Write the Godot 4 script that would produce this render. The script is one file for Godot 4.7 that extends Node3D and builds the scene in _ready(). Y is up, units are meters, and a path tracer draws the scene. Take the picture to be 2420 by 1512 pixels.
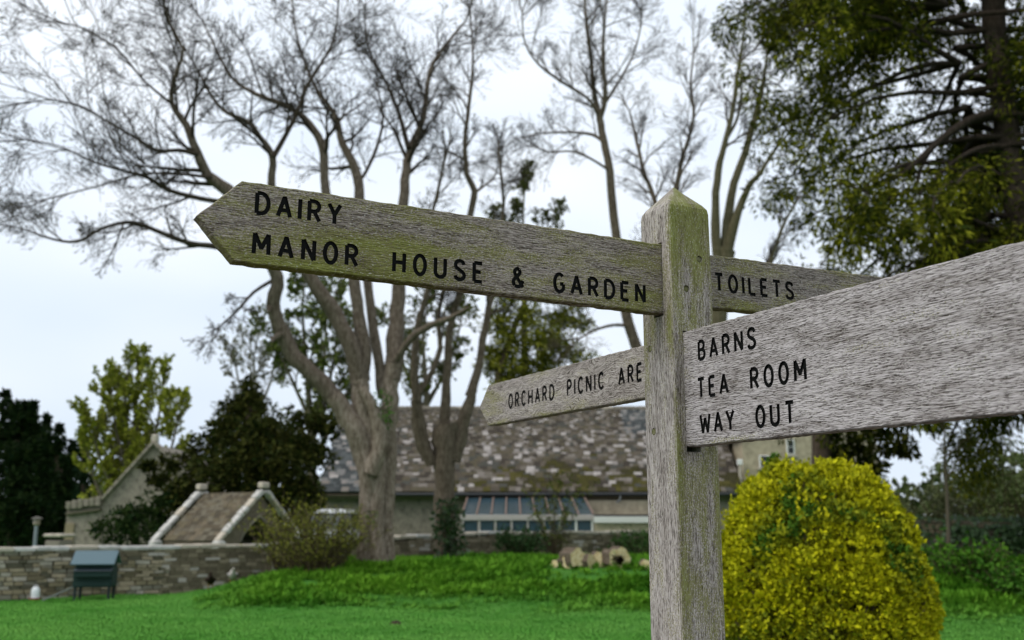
extends Node3D
# A weathered oak fingerpost in front of a lawn, a churchyard wall, a stone-slated barn and bare spring trees.
# Positions read from the photograph are given as (u, v, distance): a viewing direction on a 2420 x 1512 grid, and the metres along -Z that the ground or a neighbour gives.

const FOCAL := 2427.6
const TILT := 0.1961
const EYE := Vector3(0, 1.55, 0)
var rng := RandomNumberGenerator.new()
var M := {}


class Geo:
	var v := PackedVector3Array()
	var n := PackedVector3Array()
	var c := PackedColorArray()
	var i := PackedInt32Array()
	var col := Color.WHITE

	func vert(p: Vector3, nn: Vector3) -> void:
		v.append(p)
		n.append(nn)
		c.append(col)

	# corners run counter-clockwise seen from outside
	func quad(a: Vector3, b: Vector3, d: Vector3, e: Vector3) -> void:
		var nn := (b - a).cross(d - a)
		if nn.length_squared() < 1e-14:
			nn = (d - a).cross(e - a)
		nn = nn.normalized()
		var k := v.size()
		vert(a, nn); vert(b, nn); vert(d, nn); vert(e, nn)
		i.append_array(PackedInt32Array([k, k + 2, k + 1, k, k + 3, k + 2]))

	func tri(a: Vector3, b: Vector3, d: Vector3) -> void:
		var nn := (b - a).cross(d - a).normalized()
		var k := v.size()
		vert(a, nn); vert(b, nn); vert(d, nn)
		i.append_array(PackedInt32Array([k, k + 2, k + 1]))

	func box(mid: Vector3, size: Vector3, b := Basis()) -> void:
		var x := b.x * size.x * 0.5
		var y := b.y * size.y * 0.5
		var z := b.z * size.z * 0.5
		hexa(mid - x - y + z, mid + x - y + z, mid + x + y + z, mid - x + y + z, mid - x - y - z, mid + x - y - z, mid + x + y - z, mid - x + y - z)

	# front face a b d e counter-clockwise, back face f g h j behind them
	func hexa(a: Vector3, b: Vector3, d: Vector3, e: Vector3, f: Vector3, g: Vector3, h: Vector3, j: Vector3) -> void:
		quad(a, b, d, e)
		quad(g, f, j, h)
		quad(f, a, e, j)
		quad(b, g, h, d)
		quad(e, d, h, j)
		quad(f, g, b, a)

	# box with chamfered edges
	func bevel(mid: Vector3, size: Vector3, b := Basis(), e := 0.01) -> void:
		var s := size * 0.5
		var rings := [[-s.y, e], [-s.y + e, 0.0], [s.y - e, 0.0], [s.y, e]]
		var old := []
		for r in rings:
			var q: float = r[1]
			var now := []
			for p in [Vector2(-s.x + q, s.z - q - e), Vector2(-s.x + q + e, s.z - q), Vector2(s.x - q - e, s.z - q), Vector2(s.x - q, s.z - q - e), Vector2(s.x - q, -s.z + q + e), Vector2(s.x - q - e, -s.z + q), Vector2(-s.x + q + e, -s.z + q), Vector2(-s.x + q, -s.z + q + e)]:
				now.append(mid + b * Vector3(p.x, r[0], p.y))
			if old.size():
				for k in 8:
					quad(old[k], old[(k + 1) % 8], now[(k + 1) % 8], now[k])
			else:
				for k in range(1, 7):
					tri(now[0], now[k + 1], now[k])
			old = now
		for k in range(1, 7):
			tri(old[0], old[k], old[k + 1])

	func tube(pts: PackedVector3Array, rad: PackedFloat32Array, sides: int, cap := false, wob := 0.0, r: RandomNumberGenerator = null) -> void:
		var m := pts.size()
		if m < 2:
			return
		var t := (pts[1] - pts[0]).normalized()
		var side := t.cross(Vector3(0.31, 0.2, 0.93)).normalized()
		var first := v.size()
		for k in m:
			var t2 := (pts[mini(k + 1, m - 1)] - pts[maxi(k - 1, 0)]).normalized()
			side = (side - t2 * side.dot(t2)).normalized()
			var up := t2.cross(side)
			for s in sides:
				var a := TAU * s / sides
				var d := side * cos(a) + up * sin(a)
				var rr := rad[k]
				if wob > 0.0:
					rr *= 1.0 + r.randf_range(-wob, wob)
				vert(pts[k] + d * rr, d)
		for k in m - 1:
			for s in sides:
				var a := first + k * sides + s
				var b := first + k * sides + (s + 1) % sides
				i.append_array(PackedInt32Array([a, a + sides, b, b, a + sides, b + sides]))
		if cap:
			for e in [0, m - 1]:
				var d := (pts[0] - pts[1]).normalized() if e == 0 else (pts[m - 1] - pts[m - 2]).normalized()
				var k := v.size()
				vert(pts[e], d)
				for s in sides:
					vert(v[first + e * sides + s], d)
				for s in sides:
					if e == 0:
						i.append_array(PackedInt32Array([k, k + 1 + s, k + 1 + (s + 1) % sides]))
					else:
						i.append_array(PackedInt32Array([k, k + 1 + (s + 1) % sides, k + 1 + s]))

	# a flat leaf or spray: a rhombus
	func leaf(p: Vector3, d: Vector3, w: Vector3) -> void:
		var nn := w.cross(d).normalized()
		var k := v.size()
		var q := p + d * 0.45
		vert(p, nn); vert(q + w, nn); vert(p + d, nn); vert(q - w, nn)
		i.append_array(PackedInt32Array([k, k + 2, k + 1, k, k + 3, k + 2]))

	# surface of revolution about an axis, profile of (radius, height)
	func lathe(base: Vector3, prof: Array, sides: int, b := Basis()) -> void:
		for k in prof.size() - 1:
			var r0: Vector2 = prof[k]
			var r1: Vector2 = prof[k + 1]
			for s in sides:
				var a0 := TAU * s / sides
				var a1 := TAU * (s + 1) / sides
				var p := base + b * Vector3(r0.x * sin(a0), r0.y, r0.x * cos(a0))
				var q := base + b * Vector3(r0.x * sin(a1), r0.y, r0.x * cos(a1))
				var u := base + b * Vector3(r1.x * sin(a1), r1.y, r1.x * cos(a1))
				var w := base + b * Vector3(r1.x * sin(a0), r1.y, r1.x * cos(a0))
				if r0.x < 1e-5:
					tri(p, u, w)
				elif r1.x < 1e-5:
					tri(p, q, u)
				else:
					quad(p, q, u, w)

	func mesh() -> ArrayMesh:
		var m := ArrayMesh.new()
		if v.is_empty():
			return m
		var a := []
		a.resize(Mesh.ARRAY_MAX)
		a[Mesh.ARRAY_VERTEX] = v
		a[Mesh.ARRAY_NORMAL] = n
		a[Mesh.ARRAY_COLOR] = c
		a[Mesh.ARRAY_INDEX] = i
		m.add_surface_from_arrays(Mesh.PRIMITIVE_TRIANGLES, a)
		return m


# ------------------------------------------------------------------ helpers
func ray(u: float, v: float) -> Vector3:
	var x := (u - 1210.0) / FOCAL
	var y := (756.0 - v) / FOCAL
	return Vector3(x, y * cos(TILT) + sin(TILT), y * sin(TILT) - cos(TILT))


func at(u: float, v: float, d: float) -> Vector3:
	var r := ray(u, v)
	return EYE + r * (d / -r.z)


func sm(a: float, b: float, x: float) -> float:
	return smoothstep(a, b, x)


func numbered(called: String) -> String:
	var k := 0
	var s := called
	while has_node(NodePath(s)):
		k += 1
		s = "%s_%03d" % [called, k]
	return s


func thing(called: String, label: String, category: String, where := Vector3.ZERO, turn := 0.0, group := "") -> Node3D:
	var o := Node3D.new()
	o.name = numbered(called)
	add_child(o)
	o.position = where
	o.rotation.y = turn
	tag(o, label, category, group)
	return o


func tag(o: Node, label: String, category: String, group := "") -> void:
	o.set_meta("label", label)
	o.set_meta("category", category)
	if group:
		o.set_meta("group", group)


func part(called: String, mesh: Mesh, mat: Material, parent: Node) -> MeshInstance3D:
	var o := MeshInstance3D.new()
	o.mesh = mesh
	o.name = called if parent != self else numbered(called)
	if mat:
		o.material_override = mat
	parent.add_child(o, true)
	return o


func struct(called: String, mesh: Mesh, mat: Material) -> MeshInstance3D:
	var o := part(called, mesh, mat, self)
	o.set_meta("kind", "structure")
	return o


func lin(r: float, g: float, b: float) -> Color:
	return Color(r, g, b).linear_to_srgb()


func paint(r: float, g: float, b: float, rough := 0.9, spec := 0.3) -> StandardMaterial3D:
	var m := StandardMaterial3D.new()
	m.albedo_color = lin(r, g, b)
	m.roughness = rough
	m.metallic_specular = spec
	return m


func leafy(rough := 0.75, back := 0.0, spec := 0.25) -> StandardMaterial3D:
	var m := StandardMaterial3D.new()
	m.vertex_color_use_as_albedo = true
	m.roughness = rough
	m.metallic_specular = spec
	m.cull_mode = BaseMaterial3D.CULL_DISABLED
	if back > 0.0:
		m.backlight_enabled = true
		m.backlight = Color(back, back, back * 0.4)
	return m


# a tiling texture: noise run through colour stops [position, r, g, b] (linear colours)
func ramp_tex(sd: int, freq: float, stops: Array, size := 256, oct := 4, second := 0.0) -> ImageTexture:
	var f := FastNoiseLite.new()
	f.seed = sd
	f.frequency = freq
	f.fractal_octaves = oct
	var a := f.get_seamless_image(size, size)
	a.convert(Image.FORMAT_L8)
	var d := a.get_data()
	var e := PackedByteArray()
	if second > 0.0:
		f.seed = sd + 7
		f.frequency = second
		var b := f.get_seamless_image(size, size)
		b.convert(Image.FORMAT_L8)
		e = b.get_data()
	var lut := []
	for k in 256:
		var t := k / 255.0
		var lo: Array = stops[0]
		var hi: Array = stops[stops.size() - 1]
		for s in stops.size() - 1:
			if t >= stops[s][0] and t <= stops[s + 1][0]:
				lo = stops[s]
				hi = stops[s + 1]
		var w := clampf((t - lo[0]) / maxf(hi[0] - lo[0], 1e-4), 0, 1)
		lut.append(Color(lerpf(lo[1], hi[1], w), lerpf(lo[2], hi[2], w), lerpf(lo[3], hi[3], w)).linear_to_srgb())
	var out := PackedByteArray()
	out.resize(size * size * 3)
	for k in size * size:
		var x := d[k]
		if second > 0.0:
			x = clampi(int(x * 0.55 + e[k] * 0.45), 0, 255)
		var q: Color = lut[x]
		out[k * 3] = q.r8
		out[k * 3 + 1] = q.g8
		out[k * 3 + 2] = q.b8
	return ImageTexture.create_from_image(Image.create_from_data(size, size, false, Image.FORMAT_RGB8, out))


func textured(tex: Texture2D, scale: Vector3, rough := 0.95, relief: Texture2D = null, relief_cm := 0.0, world := false) -> StandardMaterial3D:
	var m := StandardMaterial3D.new()
	m.albedo_texture = tex
	m.uv1_triplanar = true
	m.uv1_world_triplanar = world
	m.uv1_scale = scale
	m.roughness = rough
	m.metallic_specular = 0.25
	if relief:
		m.heightmap_enabled = true
		m.heightmap_texture = relief
		m.heightmap_scale = relief_cm
	return m


# the lie of the land: lawn, the mound under the bare tree, the bank on the right, the sunken churchyard
func wall_d(x: float) -> float:
	return 22.0 + (x + 11.0) * 0.74


func gy(x: float, z: float) -> float:
	var d := -z
	var h := 0.62 * sm(19.0, 25.0, d + 0.5 * sin(x * 0.8)) * sm(-8.0, -3.5, x)
	h = maxf(h, 0.82 * sm(14.2, 20.5, d) * sm(3.0, 7.0, x))
	var s := d - wall_d(x)
	h += -1.0 * sm(0.6, 4.0, s) * (1.0 - sm(-8.0, -6.2, x))
	h += 0.02 * sin(x * 1.7 + d) * sm(6, 12, d)
	return h


func set_the_stage() -> void:
	var cam := Camera3D.new()
	cam.name = "camera"
	cam.position = EYE
	cam.rotation.x = TILT
	var lens := CameraAttributesPhysical.new()
	lens.frustum_focal_length = 38.52
	lens.exposure_aperture = 4.9
	lens.frustum_focus_distance = 2.28
	lens.frustum_near = 0.05
	lens.frustum_far = 3000.0
	cam.attributes = lens
	cam.fov = 34.608
	cam.near = 0.05
	cam.far = 3000.0
	add_child(cam)
	cam.make_current()

	# overcast: brighter towards the zenith, soft grey bands of cloud
	var f := FastNoiseLite.new()
	f.seed = 5
	f.frequency = 1.0
	f.fractal_octaves = 4
	var w := 768
	var h := 384
	var sky := Image.create_empty(w, h, false, Image.FORMAT_RGBAF)
	for y in h:
		var el := (0.5 - (y + 0.5) / h) * PI
		var s := sin(el)
		for x in w:
			var az := (x + 0.5) / w * TAU
			var q := Vector3(cos(az) * cos(el), s * 3.2, sin(az) * cos(el)) * 2.2
			var cl := f.get_noise_3dv(q)
			var t := maxf(s, 0.0)
			var lum := 0.86 + 0.36 * t + 0.10 * cl
			var white := clampf(0.22 + 0.9 * t + 0.5 * cl, 0.0, 1.0)
			sky.set_pixel(x, y, Color(lum * lerpf(0.84, 0.955, white), lum * lerpf(0.975, 1.0, white), lum * lerpf(1.14, 1.06, white), 1.0))
	var pan := PanoramaSkyMaterial.new()
	pan.panorama = ImageTexture.create_from_image(sky)
	var env := Environment.new()
	env.background_mode = Environment.BG_SKY
	env.sky = Sky.new()
	env.sky.sky_material = pan
	env.tonemap_mode = Environment.TONE_MAPPER_LINEAR
	env.tonemap_exposure = 1.03
	env.sdfgi_enabled = true
	env.ssao_enabled = true
	env.ssil_enabled = true
	var we := WorldEnvironment.new()
	we.name = "world"
	we.environment = env
	add_child(we)

	var sun := DirectionalLight3D.new()
	sun.name = "sun"
	sun.light_energy = 0.5
	sun.light_color = Color(1.0, 0.97, 0.92)
	sun.light_angular_distance = 28.0
	sun.shadow_enabled = true
	add_child(sun)
	sun.look_at_from_position(Vector3(-9, 11, 5), Vector3.ZERO)


# ------------------------------------------------------------------ the fingerpost
const PSI := 0.4685
const POST := Vector3(0.4028, 0.0, -2.4501)
const HALF := 0.0625


func arc(cx: float, cy: float, rx: float, ry: float, a0: float, a1: float, n: int) -> Array:
	var out := []
	for k in n + 1:
		var a := deg_to_rad(lerpf(a0, a1, k / float(n)))
		out.append(Vector2(cx + rx * cos(a), cy + ry * sin(a)))
	return out


func bend(p: Array, n := 4) -> Array:
	var out := []
	for k in p.size() - 1:
		var a: Vector2 = p[maxi(k - 1, 0)]
		var b: Vector2 = p[k]
		var c: Vector2 = p[k + 1]
		var d: Vector2 = p[mini(k + 2, p.size() - 1)]
		for s in n:
			out.append(b.cubic_interpolate(c, a, d, s / float(n)))
	out.append(p[p.size() - 1])
	return out


func v2(a: Array) -> Array:
	var out := []
	for k in range(0, a.size(), 2):
		out.append(Vector2(a[k], a[k + 1]))
	return out


# strokes of a letter (centre lines, height 1) and its width
func glyph(ch: String) -> Array:
	match ch:
		"A": return [0.60, [v2([0, 0, 0.30, 1, 0.60, 0]), v2([0.11, 0.32, 0.49, 0.32])]]
		"B": return [0.50, [v2([0, 0, 0, 1]), v2([0, 1, 0.24, 1]) + arc(0.24, 0.765, 0.21, 0.235, 90, -90, 8) + v2([0, 0.53]), v2([0, 0.53, 0.26, 0.53]) + arc(0.26, 0.265, 0.24, 0.265, 90, -90, 8) + v2([0, 0])]]
		"C": return [0.56, [arc(0.3, 0.5, 0.3, 0.5, 42, 318, 20)]]
		"D": return [0.56, [v2([0, 0, 0, 1]), v2([0, 1, 0.2, 1]) + arc(0.2, 0.5, 0.36, 0.5, 90, -90, 14) + v2([0, 0])]]
		"E": return [0.46, [v2([0, 0, 0, 1]), v2([0, 1, 0.46, 1]), v2([0, 0.52, 0.38, 0.52]), v2([0, 0, 0.46, 0])]]
		"G": return [0.56, [arc(0.3, 0.5, 0.3, 0.5, 48, 270, 16) + v2([0.44, 0.05, 0.55, 0.2]), v2([0.55, 0.14, 0.55, 0.45]), v2([0.55, 0.45, 0.33, 0.45])]]
		"H": return [0.54, [v2([0, 0, 0, 1]), v2([0.54, 0, 0.54, 1]), v2([0, 0.5, 0.54, 0.5])]]
		"I": return [0.0, [v2([0, 0, 0, 1])]]
		"L": return [0.44, [v2([0, 0, 0, 1]), v2([0, 0, 0.44, 0])]]
		"M": return [0.70, [v2([0, 0, 0.02, 1]), v2([0.02, 1, 0.35, 0.28, 0.68, 1]), v2([0.68, 1, 0.70, 0])]]
		"N": return [0.54, [v2([0, 0, 0, 1]), v2([0, 1, 0.54, 0]), v2([0.54, 0, 0.54, 1])]]
		"O": return [0.58, [arc(0.29, 0.5, 0.29, 0.5, 88, 272, 14), arc(0.29, 0.5, 0.29, 0.5, -92, 92, 14)]]
		"P": return [0.48, [v2([0, 0, 0, 1]), v2([0, 1, 0.23, 1]) + arc(0.23, 0.74, 0.25, 0.26, 90, -90, 8) + v2([0, 0.48])]]
		"R": return [0.52, [v2([0, 0, 0, 1]), v2([0, 1, 0.23, 1]) + arc(0.23, 0.74, 0.26, 0.26, 90, -90, 8) + v2([0, 0.48]), v2([0.24, 0.48, 0.52, 0])]]
		"S": return [0.52, [bend(v2([0.50, 0.80, 0.43, 0.94, 0.27, 1, 0.1, 0.94, 0.02, 0.77, 0.09, 0.61, 0.27, 0.5, 0.44, 0.39, 0.52, 0.22, 0.44, 0.06, 0.26, 0, 0.08, 0.05, 0.0, 0.19]))]]
		"T": return [0.56, [v2([0, 1, 0.56, 1]), v2([0.28, 1, 0.28, 0])]]
		"U": return [0.54, [v2([0, 1, 0, 0.27]) + arc(0.27, 0.27, 0.27, 0.27, 180, 360, 10) + v2([0.54, 1])]]
		"W": return [0.80, [v2([0, 1, 0.19, 0]), v2([0.19, 0, 0.40, 0.82]), v2([0.40, 0.82, 0.61, 0]), v2([0.61, 0, 0.80, 1])]]
		"Y": return [0.58, [v2([0, 1, 0.29, 0.46, 0.58, 1]), v2([0.29, 0.46, 0.29, 0])]]
	return [0.62, [bend(v2([0.60, 0, 0.3, 0.42, 0.12, 0.68, 0.1, 0.86, 0.24, 1.0, 0.36, 0.95])), bend(v2([0.36, 0.95, 0.41, 0.82, 0.33, 0.66, 0.1, 0.44, 0.01, 0.24, 0.1, 0.05])), bend(v2([0.1, 0.05, 0.26, 0, 0.44, 0.08, 0.54, 0.24, 0.6, 0.36]))]]


# weathered oak: [colour, relief]; growth(x mm, y mm from the top) says how readily moss settles there
func oak(wmm: int, hmm: int, sd: int, silver: float, wave: float, tint: Vector3, growth: Callable, upright := false) -> Array:
	var a := FastNoiseLite.new(); a.seed = sd; a.frequency = 1.0; a.fractal_octaves = 3
	var b := FastNoiseLite.new(); b.seed = sd + 1; b.frequency = 1.0; b.fractal_octaves = 2
	var c := FastNoiseLite.new(); c.seed = sd + 2; c.frequency = 1.0; c.fractal_octaves = 3
	var out := PackedByteArray(); out.resize(wmm * hmm * 3)
	var rel := PackedByteArray(); rel.resize(wmm * hmm)
	for y in hmm:
		for x in wmm:
			var lx := float(y) if upright else float(x)
			var ly := float(x) if upright else float(y)
			var wv := wave * c.get_noise_2d(lx * 0.006, ly * 0.012)
			var g1 := a.get_noise_2d(lx * 0.009, (ly + wv) * 0.40)
			var g2 := b.get_noise_2d(lx * 0.034, (ly + wv) * 0.80)
			var g3 := c.get_noise_2d(lx * 0.004 + 9.0, ly * 0.02)
			var sp := a.get_noise_2d(lx * 0.16 + 50.0, ly * 0.30)
			var light := clampf(0.56 + 0.62 * g1 + 0.5 * g2 + 0.4 * g3, 0.0, 1.0)
			var crack := sm(0.22, 0.5, -g2 - 0.5 * g1)
			var r := lerpf(0.112, 0.49, light) * silver
			var g := lerpf(0.094, 0.462, light) * silver
			var bl := lerpf(0.080, 0.468, light) * silver
			r *= (1.0 - 0.65 * crack) * tint.x; g *= (1.0 - 0.66 * crack) * tint.y; bl *= (1.0 - 0.67 * crack) * tint.z
			var m: float = growth.call(float(x), float(y)) + 0.75 * g3 + 0.75 * sp + 0.45 * g2 - 0.15 * light
			var k := sm(0.05, 0.55, m)
			# moss and algae: olive, brighter where it is thick
			var thick := sm(0.45, 1.1, m)
			r = lerpf(r, lerpf(0.152, 0.135, thick) * (0.7 + 0.6 * light), k * 0.86)
			g = lerpf(g, lerpf(0.142, 0.155, thick) * (0.7 + 0.6 * light), k * 0.86)
			bl = lerpf(bl, lerpf(0.045, 0.014, thick) * (0.7 + 0.6 * light), k * 0.86)
			# pale specks of lichen
			var li := b.get_noise_2d(lx * 0.10 + 200.0, ly * 0.28 + 80.0)
			if li > 0.42:
				var w2 := sm(0.42, 0.62, li) * 0.7
				r = lerpf(r, 0.50, w2); g = lerpf(g, 0.51, w2); bl = lerpf(bl, 0.45, w2)
			var q := Color(r, g, bl).linear_to_srgb()
			var o := (y * wmm + x) * 3
			out[o] = clampi(q.r8, 0, 255); out[o + 1] = clampi(q.g8, 0, 255); out[o + 2] = clampi(q.b8, 0, 255)
			rel[y * wmm + x] = clampi(int(255.0 * clampf(0.45 + 0.5 * g1 + 0.55 * g2 - 0.35 * crack + 0.25 * sp * k, 0, 1)), 0, 255)
	return [ImageTexture.create_from_image(Image.create_from_data(wmm, hmm, false, Image.FORMAT_RGB8, out)), ImageTexture.create_from_image(Image.create_from_data(wmm, hmm, false, Image.FORMAT_L8, rel))]


func oak_material(tex: Array, x0: float, ytop: float, wide: float, high: float, z_off := 0.0, relief := 0.16) -> StandardMaterial3D:
	var m := StandardMaterial3D.new()
	m.albedo_texture = tex[0]
	m.heightmap_enabled = true
	m.heightmap_texture = tex[1]
	m.heightmap_scale = relief
	m.uv1_triplanar = true
	m.uv1_triplanar_sharpness = 8.0
	m.uv1_scale = Vector3(1.0 / wide, 1.0 / high, 1.0 / wide)
	m.uv1_offset = Vector3(-x0 / wide, -ytop / high, z_off)
	m.roughness = 0.92
	m.metallic_specular = 0.22
	return m


# a closed solid between z0 and z1 with worn edges, from an outline counter-clockwise
func slab(outline: PackedVector2Array, z0: float, z1: float, e: float) -> ArrayMesh:
	var g := Geo.new()
	var mid := Vector2.ZERO
	for p in outline:
		mid += p
	mid /= outline.size()
	var n := outline.size()
	var small := PackedVector2Array()
	for k in n:
		var t := (outline[(k + 1) % n] - outline[(k + n - 1) % n]).normalized()
		small.append(outline[k] + Vector2(-t.y, t.x) * e)
	var rings := [[small, z0], [outline, z0 + e], [outline, z1 - e], [small, z1]]
	for r in 3:
		for k in n:
			var a: Vector2 = rings[r][0][k]
			var b: Vector2 = rings[r][0][(k + 1) % n]
			var c: Vector2 = rings[r + 1][0][(k + 1) % n]
			var d: Vector2 = rings[r + 1][0][k]
			g.quad(Vector3(a.x, a.y, rings[r][1]), Vector3(b.x, b.y, rings[r][1]), Vector3(c.x, c.y, rings[r + 1][1]), Vector3(d.x, d.y, rings[r + 1][1]))
	for k in n:
		var a := small[k]
		var b := small[(k + 1) % n]
		g.tri(Vector3(mid.x, mid.y, z1), Vector3(a.x, a.y, z1), Vector3(b.x, b.y, z1))
		g.tri(Vector3(mid.x, mid.y, z0), Vector3(b.x, b.y, z0), Vector3(a.x, a.y, z0))
	return g.mesh()


# corner points joined by slightly uneven edges
func worn(corners: Array, step: float, rough: float, sd: int) -> PackedVector2Array:
	var f := FastNoiseLite.new()
	f.seed = sd
	f.frequency = 9.0
	f.fractal_octaves = 3
	var out := PackedVector2Array()
	for k in corners.size():
		var a: Vector2 = corners[k]
		var b: Vector2 = corners[(k + 1) % corners.size()]
		var n := maxi(1, int(a.distance_to(b) / step))
		var t := (b - a).normalized()
		for s in n:
			var p := a.lerp(b, s / float(n))
			if s > 0:
				p += Vector2(-t.y, t.x) * f.get_noise_2d(p.x * 3.0, p.y * 3.0 + k) * rough
			out.append(p)
	return out


# words: [text, left x, right x, foot y] in the board's own metres
func finger_board(label: String, root: Node3D, basis: Basis, y: float, slope: float, corners: Array, z_face: float, thick: float, words: Array, wood: StandardMaterial3D, sd: int) -> void:
	var holder := Node3D.new()
	add_child(holder)
	var body := CSGMesh3D.new()
	body.mesh = slab(worn(corners, 0.012, 0.0022, sd), z_face - thick, z_face, 0.0022)
	body.material = wood
	holder.add_child(body)
	var letters := []
	var r := 0.0043
	for w in words:
		var text: String = w[0]
		var high := 0.05 - 2.0 * r
		var used := 0.0
		for ch in text:
			used += glyph(ch)[0] * high
		var gap: float = (w[2] - w[1] - 2.0 * r - used) / maxf(1.0, text.length() - 1)
		var x: float = w[1] + r
		for ch in text:
			var gl := glyph(ch)
			var floor_geo := Geo.new()
			var num := 0
			for st in gl[1]:
				var line := PackedVector2Array()
				for p in st:
					line.append(Vector2(x + p.x * high, w[3] + r + p.y * high))
				for poly in Geometry2D.offset_polyline(line, r, Geometry2D.JOIN_ROUND, Geometry2D.END_ROUND):
					if Geometry2D.is_polygon_clockwise(poly) and Geometry2D.offset_polyline(line, r, Geometry2D.JOIN_ROUND, Geometry2D.END_ROUND).size() > 1:
						continue
					var few := PackedVector2Array()
					for p in poly:
						if few.is_empty() or few[few.size() - 1].distance_to(p) > 0.0006:
							few.append(p)
					if few[0].distance_to(few[few.size() - 1]) < 0.0005:
						few.remove_at(few.size() - 1)
					var cut := CSGPolygon3D.new()
					cut.polygon = few
					cut.depth = 0.0052 + 0.00013 * num
					cut.position.z = z_face + 0.0012
					cut.operation = CSGShape3D.OPERATION_SUBTRACTION
					cut.material = M.letter_paint
					body.add_child(cut)
					var tr := Geometry2D.triangulate_polygon(few)
					var z := z_face - 0.0036 + 0.00013 * num
					for k in range(0, tr.size(), 3):
						var a := few[tr[k]]
						var b := few[tr[k + 1]]
						var c := few[tr[k + 2]]
						if (b - a).cross(c - a) < 0:
							floor_geo.tri(Vector3(a.x, a.y, z), Vector3(c.x, c.y, z), Vector3(b.x, b.y, z))
						else:
							floor_geo.tri(Vector3(a.x, a.y, z), Vector3(b.x, b.y, z), Vector3(c.x, c.y, z))
					num += 1
			letters.append(floor_geo.mesh())
			x += gl[0] * high + gap
	pending.append([holder, body, root, "finger_board", Transform3D(basis * Basis(Vector3(0, 0, 1), slope), Vector3(0, y, 0)), label, letters])


var pending := []


func finish_cut_wood() -> void:
	for p in pending:
		var got: Array = p[1].get_meshes()
		var o := part(p[3], got[1], null, p[2])
		o.transform = p[4]
		if p[5]:
			o.set_meta("label", p[5])
		for l in p[6]:
			part("letter", l, M.letter_paint, o)
		p[0].queue_free()
		if p[3] == "post":
			for d in dowels:
				part("dowel", d, M.dowel, o)
	pending.clear()


var dowels := []


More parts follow.
